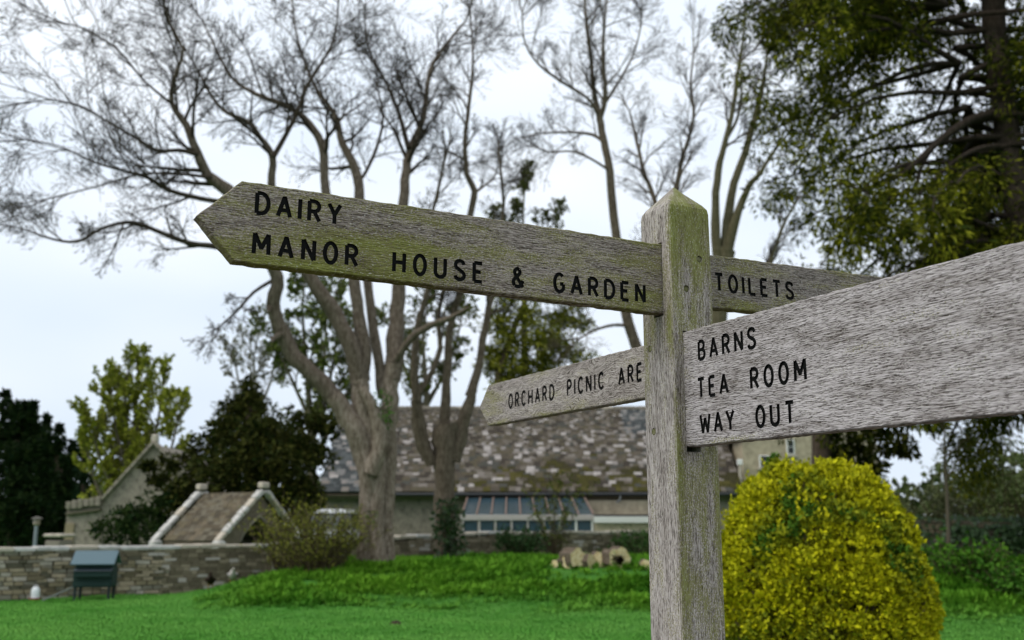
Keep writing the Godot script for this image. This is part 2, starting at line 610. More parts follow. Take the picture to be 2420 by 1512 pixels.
func build_signpost() -> void:
	M.letter_paint = paint(0.0045, 0.005, 0.0045, 0.7, 0.22)
	M.dowel = textured(ramp_tex(71, 0.03, [[0, 0.06, 0.06, 0.03], [0.5, 0.14, 0.14, 0.06], [1, 0.25, 0.24, 0.15]], 128), Vector3(14, 14, 14), 0.95)
	var d1 := Vector3(-cos(PSI), 0, sin(PSI))
	var d2 := Vector3(sin(PSI), 0, cos(PSI))
	var across := Basis(-d1, Vector3.UP, d2)
	var along := Basis(d2, Vector3.UP, d1)
	var base := Vector3(POST.x, gy(POST.x, POST.z), POST.z)
	var root := thing("signpost", "weathered oak fingerpost with four pointed boards and black engraved lettering", "signpost", base)
	var e := EYE.y - base.y

	# DAIRY / MANOR HOUSE & GARDEN
	var yc := 0.5772
	var moss1 := func(x: float, y: float) -> float:
		var t := x / 1140.0
		var b := 0.30 + 0.42 * exp(-pow((t - 0.30) / 0.17, 2.0)) * sm(30, 95, y)
		b += 0.34 * sm(118, 160, y) * (1.0 - 0.5 * t) + 0.30 * exp(-pow((t - 0.90) / 0.05, 2.0))
		b += 0.18 * sm(14, 2, y) - 0.22 * exp(-pow((t - 0.17) / 0.05, 2.0)) * sm(70, 20, y) - 0.15 * exp(-pow((t - 0.62) / 0.12, 2.0))
		return b - 0.7 * sm(0.948, 0.965, t)
	var tex := oak(1140, 172, 11, 0.84, 3.0, Vector3(1.05, 0.99, 0.89), moss1)
	var wood := oak_material(tex, -1.15, 0.086, 1.14, 0.172, 0.93)
	finger_board("mossy finger board reading DAIRY, MANOR HOUSE & GARDEN", root, across, e + yc, -0.0079, [Vector2(-HALF + 0.045, -0.0855), Vector2(-HALF + 0.045, 0.0855), Vector2(-HALF - 1.003, 0.0825), Vector2(-HALF - 1.086, -0.0015), Vector2(-HALF - 1.010, -0.0825)], 0.0274, 0.036,
		[["DAIRY", -HALF - 0.976, -HALF - 0.796, 0.5937 - yc], ["MANOR", -HALF - 0.977, -HALF - 0.757, 0.5105 - yc], ["HOUSE", -HALF - 0.684, -HALF - 0.4715, 0.5092 - yc], ["&", -HALF - 0.404, -HALF - 0.366, 0.5088 - yc], ["GARDEN", -HALF - 0.2985, -HALF - 0.047, 0.5092 - yc]], wood, 3)

	# TOILETS
	yc = 0.5891
	var moss2 := func(x: float, y: float) -> float:
		return 0.12 + 0.30 * sm(100, 132, y) + 0.22 * sm(16, 2, y) + 0.12 * sin(x * 0.012)
	tex = oak(800, 140, 23, 0.66, 5.0, Vector3(1.04, 0.99, 0.90), moss2)
	wood = oak_material(tex, 0.0, 0.07, 0.8, 0.14, 0.93)
	finger_board("finger board reading TOILETS, half hidden behind another board", root, across, e + yc, 0.0109, [Vector2(HALF - 0.045, -0.067), Vector2(HALF + 1.0, -0.067), Vector2(HALF + 1.07, 0.0), Vector2(HALF + 1.0, 0.067), Vector2(HALF - 0.045, 0.067)], 0.02, 0.034,
		[["TOILETS", HALF + 0.0365, HALF + 0.294, 0.5625 - yc]], wood, 5)

	# BARNS / TEA ROOM / WAY OUT
	yc = 0.3098
	var moss3 := func(x: float, y: float) -> float:
		var b := -0.46 + 0.55 * sm(110, 30, x) + 0.40 * sm(238, 266, y) * sm(620, 250, x)
		b += 0.34 * exp(-pow((x - 640.0) / 70.0, 2.0) - pow((y - 120.0) / 50.0, 2.0)) + 0.25 * exp(-pow((x - 820.0) / 90.0, 2.0) - pow((y - 90.0) / 80.0, 2.0))
		return b + 0.12 * sm(26, 4, y)
	tex = oak(1250, 270, 37, 1.14, 4.0, Vector3(0.99, 0.99, 1.0), moss3)
	wood = oak_material(tex, 0.0, 0.135, 1.25, 0.27, 0.95)
	finger_board("silver grey finger board reading BARNS, TEA ROOM, WAY OUT", root, along, e + yc, -0.0031, [Vector2(HALF - 0.045, -0.1345), Vector2(HALF + 1.02, -0.1345), Vector2(HALF + 1.15, 0.0), Vector2(HALF + 1.02, 0.1345), Vector2(HALF - 0.045, 0.1345)], 0.0313, 0.038,
		[["BARNS", HALF + 0.0535, HALF + 0.257, 0.3660 - yc], ["TEA", HALF + 0.0455, HALF + 0.160, 0.2795 - yc], ["ROOM", HALF + 0.231, HALF + 0.4035, 0.2790 - yc], ["WAY", HALF + 0.0512, HALF + 0.1765, 0.1975 - yc], ["OUT", HALF + 0.243, HALF + 0.3645, 0.1968 - yc]], wood, 7)

	# ORCHARD PICNIC AREA
	yc = 0.3738
	var moss4 := func(x: float, y: float) -> float:
		return -0.12 + 0.40 * sm(240, 60, x) + 0.34 * sm(100, 130, y) + 0.10 * sm(15, 3, y)
	tex = oak(1080, 138, 53, 1.02, 20.0, Vector3(1.02, 1.0, 0.95), moss4)
	wood = oak_material(tex, -1.1, 0.069, 1.08, 0.138, 0.93)
	finger_board("pale knotty finger board reading ORCHARD PICNIC AREA", root, along, e + yc, -0.0077, [Vector2(-HALF + 0.045, -0.0666), Vector2(-HALF + 0.045, 0.0666), Vector2(-HALF - 0.9618, 0.0666), Vector2(-HALF - 1.031, 0.0), Vector2(-HALF - 0.9618, -0.0666)], 0.02, 0.034,
		[["ORCHARD", -HALF - 0.8155, -HALF - 0.517, 0.3468 - yc], ["PICNIC", -HALF - 0.446, -HALF - 0.2455, 0.349 - yc], ["AREA", -HALF - 0.178, -HALF - 0.020, 0.350 - yc]], wood, 9)

	# the post: rounded square section, a low pyramid on top, mortises and dowel holes cut into it
	var moss5 := func(x: float, y: float) -> float:
		if x < 250.0:   # face towards BARNS: green at the head, grey-green below
			var t := (x - 62.5) / 125.0
			return 0.40 + 0.70 * sm(330, 80, y) + 0.28 * sm(0.32, 0.08, t) * sm(500, 640, y) + 0.12 * sm(0.8, 1.0, t) - 0.12 * sm(900, 1150, y)
		return -0.10 + 0.16 * sm(760, 350, y) + 0.50 * exp(-pow((y - 400.0) / 70.0, 2.0)) - 0.20 * sm(120, 60, y)
	tex = oak(500, 1200, 61, 1.16, 3.0, Vector3(1.02, 1.0, 0.94), moss5, true)
	# right face u = (x + .0625 + .0625) / .5, left face u = .5 + .125 + ...
	wood = oak_material(tex, -0.125, e + 0.85, 0.5, 1.2, 0.25, 0.15)
	var pg := Geo.new()
	var ytop := e + 0.7566
	var levels := [[-0.45, 1.0], [0.35, 1.0], [1.1, 1.0], [ytop - 0.16, 0.997], [ytop - 0.012, 0.985], [ytop, 0.955], [ytop + 0.012, 0.83], [ytop + 0.045, 0.34], [ytop + 0.0661, 0.035]]
	var old := []
	for l in levels:
		var now := []
		var s: float = HALF * l[1]
		var rr := minf(0.009, s * 0.35)
		for q in 4:
			for k in 4:
				var a := -PI * 0.25 * 0 + q * PI / 2 + k / 3.0 * PI / 2
				var cx := (s - rr) * (1.0 if q == 0 or q == 3 else -1.0)
				var cy := (s - rr) * (1.0 if q == 0 or q == 1 else -1.0)
				now.append(Vector3(cx + rr * cos(a), l[0], -(cy + rr * sin(a))))
		if old.size():
			for k in 16:
				pg.quad(old[k], old[(k + 1) % 16], now[(k + 1) % 16], now[k])
		else:
			for k in range(1, 15):
				pg.tri(now[0], now[k + 1], now[k])
		old = now
	for k in range(1, 15):
		pg.tri(old[0], old[k], old[k + 1])
	var holder := Node3D.new()
	add_child(holder)
	var body := CSGMesh3D.new()
	body.mesh = pg.mesh()
	body.material = wood
	holder.add_child(body)
	# mortises in the post's own axes (x away from DAIRY, z towards BARNS)
	for m in [[Vector3(-HALF, e + 0.5775, 0.0104), Vector3(0.10, 0.181, 0.040)], [Vector3(HALF, e + 0.5891, 0.003), Vector3(0.10, 0.142, 0.038)], [Vector3(-0.0118, e + 0.3056, HALF), Vector3(0.0405, 0.2845, 0.10)], [Vector3(-0.003, e + 0.3738, -HALF), Vector3(0.038, 0.142, 0.10)]]:
		var cut := CSGBox3D.new()
		cut.size = m[1]
		cut.position = m[0]
		cut.operation = CSGShape3D.OPERATION_SUBTRACTION
		cut.material = wood
		body.add_child(cut)
	# dowels: two sunk ones on the face towards BARNS, two flush ones on the left face
	for q in [[1653.0, 612.0, true, 0.004], [1623.0, 682.0, true, 0.0035], [1545.0, 1020.0, false, 0.0006], [1536.0, 824.0, false, 0.0004]]:
		var rr := ray(q[0], q[1])
		var nn := d2 if q[2] else d1
		var t := ((POST - Vector3(EYE.x, 0, EYE.z)).dot(nn) + HALF) / rr.dot(nn)
		var p := EYE + rr * t - base
		var loc := Vector3(p.dot(-d1), p.y, p.dot(d2))
		var turn := Basis(Vector3(1, 0, 0), PI / 2) if q[2] else Basis(Vector3(0, 0, 1), PI / 2)
		var hole := CSGCylinder3D.new()
		hole.radius = 0.0085
		hole.height = 0.024
		hole.sides = 20
		hole.basis = turn
		hole.position = loc
		hole.operation = CSGShape3D.OPERATION_SUBTRACTION
		hole.material = wood
		body.add_child(hole)
		var dg := Geo.new()
		var inward := Vector3(0, 0, -1) if q[2] else Vector3(1, 0, 0)
		var top: Vector3 = loc + inward * q[3]
		dg.tube(PackedVector3Array([loc + inward * 0.02, top - (-inward) * 0.001, top]), PackedFloat32Array([0.0079, 0.0079, 0.0071]), 18, true)
		dowels.append(dg.mesh())
	pending.append([holder, body, root, "post", Transform3D(across, Vector3.ZERO), "", []])


# ------------------------------------------------------------------ ground
func steps(a: float, fine0: float, fine1: float, b: float, fine: float) -> PackedFloat32Array:
	var out := PackedFloat32Array()
	var x := fine0
	var s := fine
	var left := []
	while x > a:
		x -= s
		s *= 1.35
		left.push_front(maxf(x, a))
	for q in left:
		out.append(q)
	x = fine0
	while x <= fine1:
		out.append(x)
		x += fine
	s = fine
	while x < b:
		out.append(x)
		x += s
		s *= 1.35
	out.append(b)
	return out


func build_ground() -> void:
	var xs := steps(-600, -18, 18, 600, 0.5)
	var ds := steps(-300, 8, 40, 900, 0.5)
	var g := Geo.new()
	for d in ds:
		for x in xs:
			var e := 0.15
			var nn := Vector3(gy(x - e, -d) - gy(x + e, -d), 2 * e, gy(x, -d - e) - gy(x, -d + e)).normalized()
			g.vert(Vector3(x, gy(x, -d), -d), nn)
	var w := xs.size()
	for r in ds.size() - 1:
		for k in w - 1:
			var a := r * w + k
			g.i.append_array(PackedInt32Array([a, a + w, a + 1, a + 1, a + w, a + w + 1]))
	var m := textured(ramp_tex(3, 0.012, [[0, 0.030, 0.105, 0.014], [0.4, 0.050, 0.160, 0.024], [0.65, 0.068, 0.190, 0.034], [1, 0.11, 0.23, 0.055]], 512, 5, 0.06), Vector3(0.21, 0.21, 0.21), 1.0, null, 0.0, true)
	m.metallic_specular = 0.1
	struct("lawn", g.mesh(), m)

	# gravel walk under the fingerpost; one arm of it turns off past the golden bush towards the bank
	var s := Geo.new()
	var cell := func(x0: float, x1: float, d0: float, d1: float) -> void:
		var q := []
		for c in [[x0, d0], [x1, d0], [x1, d1], [x0, d1]]:
			q.append(Vector3(c[0], gy(c[0], -c[1]) + 0.012, -c[1]))
		s.quad(q[0], q[1], q[2], q[3])
	for k in 48:
		var x0 := -12.0 + k * 0.5
		for r in 14:
			cell.call(x0, x0 + 0.5, -8.0 + r, -7.0 + r)
		if x0 > 4.2:
			for r in 15:
				cell.call(x0, x0 + 0.5, 6.0 + r * 0.516, 6.516 + r * 0.516)
	struct("path", s.mesh(), textured(ramp_tex(8, 0.03, [[0, 0.035, 0.026, 0.020], [0.5, 0.085, 0.066, 0.054], [1, 0.17, 0.14, 0.12]], 256, 4, 0.09), Vector3(0.8, 0.8, 0.8), 1.0, null, 0.0, true))

	# tufts: short on the mown lawn, long and rank on the mound and the bank
	var blades := []
	for kind in 2:
		var b := Geo.new()
		for k in (7 if kind == 0 else 9):
			var a := rng.randf() * TAU
			var o := Vector3(cos(a), 0, sin(a)) * rng.randf_range(0.0, 0.35)
			var lean := Vector3(cos(a), 0, sin(a)) * rng.randf_range(0.1, 0.7)
			var hgt := rng.randf_range(0.55, 1.0)
			var wd := Vector3(-sin(a), 0, cos(a)) * (0.05 if kind == 0 else 0.085)
			b.leaf(o, lean + Vector3(0, hgt, 0), wd)
			if kind == 1 and k % 3 == 0:
				b.leaf(o + lean * 0.6 + Vector3(0, hgt * 0.6, 0), Vector3(cos(a + 1), 0.25, sin(a + 1)) * 0.4, Vector3(-sin(a + 1), 0.1, cos(a + 1)) * 0.15)
		blades.append(b.mesh())
	var mat := leafy(0.8, 0.12, 0.15)
	var f := FastNoiseLite.new()
	f.seed = 77
	f.frequency = 0.35
	for kind in 2:
		var xf := []
		var cs := []
		var want := 30000 if kind == 0 else 26000
		while xf.size() < want:
			var d: float
			var x: float
			if kind == 0:
				d = 12.0 + 13.0 * pow(rng.randf(), 1.4)
				x = rng.randf_range(-0.52, 0.52) * d
			else:
				d = rng.randf_range(14.0, 29.0)
				x = rng.randf_range(-0.30, 0.56) * d
			var long := maxf(sm(18.2, 21.5, d + 0.5 * sin(x * 0.8) + 2.0 * f.get_noise_2d(x, d)) * sm(-7.8, -4.6, x), sm(14.8, 17.2, d) * sm(3.6, 5.2, x))
			if d > wall_d(x) - 0.3 and x < 4.5:
				continue
			if kind == 1 and x > 0.7 and x < 3.4 and d > 22.0 and d < 24.4 and rng.randf() < 0.85:
				continue
			var nz := f.get_noise_2d(x * 2.0, d * 2.0)
			if kind == 0 and long > rng.randf_range(0.5, 1.0) or kind == 1 and (long < rng.randf() or nz < -0.42):
				continue
			var s2 := rng.randf_range(0.035, 0.06) if kind == 0 else rng.randf_range(0.08, 0.21) * (1.0 + 0.6 * nz) * (0.16 + 0.84 * long)
			xf.append(Transform3D(Basis(Vector3.UP, rng.randf() * TAU).scaled(Vector3(s2 * (2.2 if kind == 0 else 1.3), s2, s2 * (2.2 if kind == 0 else 1.3))), Vector3(x, gy(x, -d) - 0.005, -d)))
			var t := clampf(0.5 + 0.4 * nz + 0.7 * f.get_noise_2d(x * 0.6 + 40.0, d * 1.1) + rng.randf_range(-0.25, 0.25), 0, 1)
			if kind == 0:
				cs.append(Color(lerpf(0.068, 0.140, t), lerpf(0.235, 0.335, t), lerpf(0.030, 0.062, t)))
			else:
				cs.append(Color(lerpf(0.068, 0.140, t), lerpf(0.235, 0.335, t), lerpf(0.030, 0.062, t)).lerp(Color(lerpf(0.045, 0.150, t), lerpf(0.155, 0.320, t), lerpf(0.010, 0.026, t)), long))
		var mm := MultiMesh.new()
		mm.transform_format = MultiMesh.TRANSFORM_3D
		mm.use_colors = true
		mm.mesh = blades[kind]
		mm.instance_count = xf.size()
		for k in xf.size():
			mm.set_instance_transform(k, xf[k])
			mm.set_instance_color(k, cs[k])
		var mi := MultiMeshInstance3D.new()
		mi.name = "mown_grass" if kind == 0 else "rank_grass"
		mi.multimesh = mm
		mi.material_override = mat
		add_child(mi)
		tag(mi, "short mown grass of the flat lawn" if kind == 0 else "long rank grass and weeds on the mound and bank", "grass")
		mi.set_meta("kind", "stuff")


# ------------------------------------------------------------------ stonework
var rubble := []
var rubble_mats := []


func stone_mat(sd: int, r: float, g: float, b: float, spread := 0.45) -> StandardMaterial3D:
	return textured(ramp_tex(sd, 0.02, [[0, r * (1 - spread), g * (1 - spread), b * (1 - spread)], [0.5, r, g, b], [0.8, r * 1.2, g * 1.2, b * 1.2], [1, r * (1 + spread), g * (1 + spread), b * (1 + spread * 1.1)]], 128, 4, 0.05), Vector3(1.7, 1.7, 1.7), 0.95, null, 0.0, true)


func build_stone_kit() -> void:
	for k in 6:
		var g := Geo.new()
		var c := []
		for s in [Vector3(-1, -1, 1), Vector3(1, -1, 1), Vector3(1, 1, 1), Vector3(-1, 1, 1), Vector3(-1, -1, -1), Vector3(1, -1, -1), Vector3(1, 1, -1), Vector3(-1, 1, -1)]:
			c.append(s * 0.5 + Vector3(rng.randf_range(-0.07, 0.03) * s.x, rng.randf_range(-0.10, 0.02) * s.y, rng.randf_range(-0.12, 0.1) * s.z))
		g.hexa(c[0], c[1], c[2], c[3], c[4], c[5], c[6], c[7])
		rubble.append(g.mesh())
	rubble_mats = [stone_mat(101, 0.26, 0.215, 0.14), stone_mat(102, 0.17, 0.14, 0.09), stone_mat(103, 0.36, 0.30, 0.21), stone_mat(104, 0.11, 0.10, 0.07), stone_mat(105, 0.22, 0.20, 0.155), stone_mat(106, 0.40, 0.36, 0.30)]
	M.slate = slate_mat()
	M.mortar = stone_mat(110, 0.12, 0.10, 0.072)
	M.coping = stone_mat(111, 0.46, 0.41, 0.34, 0.3)
	M.ashlar = stone_mat(112, 0.40, 0.345, 0.25, 0.45)
	M.ashlar.uv1_scale = Vector3(0.7, 0.7, 0.7)
	M.church = stone_mat(113, 0.25, 0.22, 0.18, 0.6)
	M.church.uv1_scale = Vector3(0.8, 0.8, 0.8)
	M.gate_stone = stone_mat(115, 0.17, 0.14, 0.105, 0.5)
	M.lichen = stone_mat(114, 0.50, 0.485, 0.46, 0.55)


# a rubble wall between two points, front towards +side; the first `most` stones are parts, the rest one mesh
func rubble_wall(root: Node3D, a: Vector3, b: Vector3, top: Callable, foot: Callable, thick: float, most: int, course: float, lengthy: Vector2, mats: Array) -> void:
	var along := (b - a)
	along.y = 0
	var len := along.length()
	along /= len
	var out := along.cross(Vector3.UP).normalized()
	if out.dot(Vector3(0, 0, 1)) < 0:
		out = -out
	var bs := Basis(along, Vector3.UP, along.cross(Vector3.UP))
	var core := Geo.new()
	var n := int(len / 1.0) + 1
	for k in n:
		var t0 := k / float(n) * len
		var t1 := (k + 1) / float(n) * len
		var p0 := a + along * t0
		var p1 := a + along * t1
		var f := out * (thick * 0.5 - 0.04)
		core.hexa(Vector3(p0.x, foot.call(t0) - 0.3, p0.z) + f, Vector3(p1.x, foot.call(t1) - 0.3, p1.z) + f, Vector3(p1.x, top.call(t1) - 0.03, p1.z) + f, Vector3(p0.x, top.call(t0) - 0.03, p0.z) + f,
			Vector3(p0.x, foot.call(t0) - 0.3, p0.z) - f, Vector3(p1.x, foot.call(t1) - 0.3, p1.z) - f, Vector3(p1.x, top.call(t1) - 0.03, p1.z) - f, Vector3(p0.x, top.call(t0) - 0.03, p0.z) - f)
	part("core", core.mesh(), M.mortar, root)
	var rest := Geo.new()
	var count := 0
	var t := 0.0
	# columns of about a metre so that the near end comes first
	while t < len:
		var span := minf(1.3, len - t)
		var y: float = foot.call(t) - 0.08
		while y < top.call(t) - 0.02:
			var h := minf(course * rng.randf_range(0.75, 1.3), top.call(t) - y)
			if top.call(t) - y - h < 0.035:
				h = top.call(t) - y
			var x := t - rng.randf() * 0.12
			while x < t + span:
				var w := minf(rng.randf_range(lengthy.x, lengthy.y), t + span + 0.1 - x)
				if w > 0.04:
					var p := a + along * (x + w * 0.5)
					p.y = y + h * 0.5
					p += out * (thick * 0.5 - 0.06 + rng.randf_range(-0.012, 0.02))
					var sc := Vector3(w - 0.012, h - 0.010, 0.14)
					if count < most:
						var o := part("stone", rubble[rng.randi() % rubble.size()], mats[rng.randi() % mats.size()], root)
						o.transform = Transform3D(bs.rotated(bs.z.normalized(), rng.randf_range(-0.03, 0.03)) * Basis.from_scale(sc), p - root.position)
					else:
						var tone := rng.randf()
						rest.col = Color(0.15, 0.13, 0.09).lerp(Color(0.36, 0.31, 0.225), tone * tone) if rng.randf() < 0.9 else Color(0.5, 0.47, 0.43)
						rest.box(p - root.position, sc, bs.rotated(bs.z.normalized(), rng.randf_range(-0.03, 0.03)))
					count += 1
				x += w
			y += h
		t += span
	if rest.v.size():
		part("stones", rest.mesh(), M.slate, root).set_meta("kind", "stuff")


func build_walls() -> void:
	var a := Vector3(-12.2, 0, -wall_d(-12.2))
	var b := Vector3(6.2, 0, -wall_d(6.2))
	var dirn := (b - a).normalized()
	var top := func(t: float) -> float:
		var x := a.x + dirn.x * t
		return 1.00 + 0.27 * sm(-7.0, 0.0, x) + 0.015 * sin(t * 2.3)
	var foot := func(t: float) -> float:
		var p := a + dirn * t
		return gy(p.x, p.z + 0.3)
	var root := thing("churchyard_wall", "long dry-stone rubble wall with pale coping behind the lawn and mound", "wall")
	rubble_wall(root, a, b, top, foot, 0.46, 300, 0.085, Vector2(0.13, 0.36), rubble_mats)
	var t := 0.0
	var len := a.distance_to(b)
	while t < len:
		var w := rng.randf_range(0.4, 0.75)
		var g := Geo.new()
		g.bevel(Vector3.ZERO, Vector3(w - 0.012, rng.randf_range(0.075, 0.095), 0.54), Basis(), 0.014)
		var o := part("coping_stone", g.mesh(), M.coping if rng.randf() < 0.75 else M.lichen, root)
		var p := a + dirn * (t + w * 0.5)
		p.y = top.call(t + w * 0.5) + 0.035
		o.transform = Transform3D(Basis(dirn, Vector3.UP, dirn.cross(Vector3.UP)), p)
		t += w

	# the ivy-grown wall on the bank
	a = Vector3(6.6, 0, -21.8)
	b = Vector3(15.5, 0, -19.6)
	var top2 := func(s: float) -> float: return 1.60 + 0.03 * sin(s * 1.3)
	var d2 := (b - a).normalized()
	var foot2 := func(s: float) -> float:
		var p := a + d2 * s
		return gy(p.x, p.z)
	root = thing("ivy_wall", "dark rubble wall overgrown with ivy on the grassy bank", "wall")
	rubble_wall(root, a, b, top2, foot2, 0.45, 150, 0.10, Vector2(0.14, 0.36), [rubble_mats[1], rubble_mats[3], M.mortar, rubble_mats[4]])
	var g2 := Geo.new()
	for k in 5200:
		var s := rng.randf() * 8.9
		var f2: float = foot2.call(s)
		var y = f2 + (top2.call(s) - f2 + 0.12) * pow(rng.randf(), 0.55)
		if sin(s * 2.1) + sin(s * 5.3 + 1.0) * 0.7 + rng.randf_range(-1, 1) < -0.6:
			continue
		var p := a + d2 * s + Vector3(0, y, 0) + Vector3(rng.randf_range(-0.05, 0.05), 0, 0.24 + rng.randf() * 0.12)
		if y > 1.55:
			p.z -= rng.randf() * 0.5
		g2.col = Color(0.018, 0.045, 0.012).lerp(Color(0.05, 0.10, 0.03), rng.randf())
		var dd := Vector3(rng.randf_range(-1, 1), rng.randf_range(-1.2, 0.3), 0.4).normalized() * 0.10
		g2.leaf(p, dd, dd.cross(Vector3(rng.randf_range(-0.4, 0.4), 0.4, 1)).normalized() * 0.05)
	part("ivy", g2.mesh(), leafy(0.5, 0.0, 0.5), root)


# ------------------------------------------------------------------ buildings
func slate_mat() -> StandardMaterial3D:
	var m := textured(ramp_tex(130, 0.03, [[0, 0.45, 0.44, 0.42], [0.45, 0.85, 0.83, 0.80], [1, 1, 1, 1]], 256, 4, 0.07), Vector3(1.3, 1.3, 1.3), 0.95, null, 0.0, true)
	m.vertex_color_use_as_albedo = true
	return m


# stone slates on the plane eaves(a, b) to ridge(c above a, d above b); the lowest `most` are parts
func slates(root: Node3D, a: Vector3, b: Vector3, c: Vector3, d: Vector3, rows: int, wide: Vector2, most: int, pick: Callable, thick: float) -> void:
	var mat := M.slate as Material
	var along := (b - a).normalized()
	var up := (c - a).normalized()
	var nn := along.cross(up).normalized()
	var slope := (c - a).length()
	var kit := {}
	var rest := Geo.new()
	var count := 0
	var y := 0.0
	for r in rows:
		var f := 1.35 - 0.7 * r / rows
		var ex := slope / rows * f
		var t := y / slope
		var p0 := a.lerp(c, t)
		var len := b.lerp(d, t).distance_to(p0)
		var x := -rng.randf() * 0.1
		while x < len:
			var w := minf(rng.randf_range(wide.x, wide.y) * f, len + 0.06 - x)
			if w > 0.03:
				var colour: Color = pick.call(x / len, t)
				var tilt := rng.randf_range(0.0, 0.035) + 0.05
				var pp := p0 + along * (x + w * 0.5) + up * (ex * 0.62) + nn * (thick * 0.5 + rng.randf() * thick * 0.4)
				var bs := Basis(along, up, nn).rotated(along, tilt).rotated(nn, rng.randf_range(-0.03, 0.03))
				var size := Vector3(w - 0.012, ex * 1.30, thick * rng.randf_range(0.8, 1.5))
				if count < most:
					var key := colour.to_html()
					if not kit.has(key):
						var g := Geo.new()
						g.col = colour
						g.box(Vector3.ZERO, Vector3.ONE)
						kit[key] = g.mesh()
					var o := part("slate", kit[key], mat, root)
					o.transform = Transform3D(bs * Basis.from_scale(size), pp - root.position)
				else:
					rest.col = colour
					rest.box(pp - root.position, size, bs)
				count += 1
			x += w
		y += ex
	if rest.v.size():
		part("slates", rest.mesh(), mat, root).set_meta("kind", "stuff")


func flat(root: Node3D, called: String, mat: Material, pts: Array, depth: Vector3) -> MeshInstance3D:
	# prism: convex outline counter-clockwise seen from outside, pushed back by depth
	var g := Geo.new()
	var n := pts.size()
	for k in range(1, n - 1):
		g.tri(pts[0] - root.position, pts[k] - root.position, pts[k + 1] - root.position)
		g.tri(pts[0] + depth - root.position, pts[k + 1] + depth - root.position, pts[k] + depth - root.position)
	for k in n:
		var p: Vector3 = pts[k] - root.position
		var q: Vector3 = pts[(k + 1) % n] - root.position
		g.quad(q, p, p + depth, q + depth)
	return part(called, g.mesh(), mat, root)


func block(root: Node3D, called: String, mat: Material, mid: Vector3, size: Vector3, bs := Basis(), e := 0.0) -> MeshInstance3D:
	var g := Geo.new()
	if e > 0.0:
		g.bevel(Vector3.ZERO, size, Basis(), e)
	else:
		g.box(Vector3.ZERO, size)
	var o := part(called, g.mesh(), mat, root)
	o.transform = Transform3D(bs, mid - root.position)
	return o


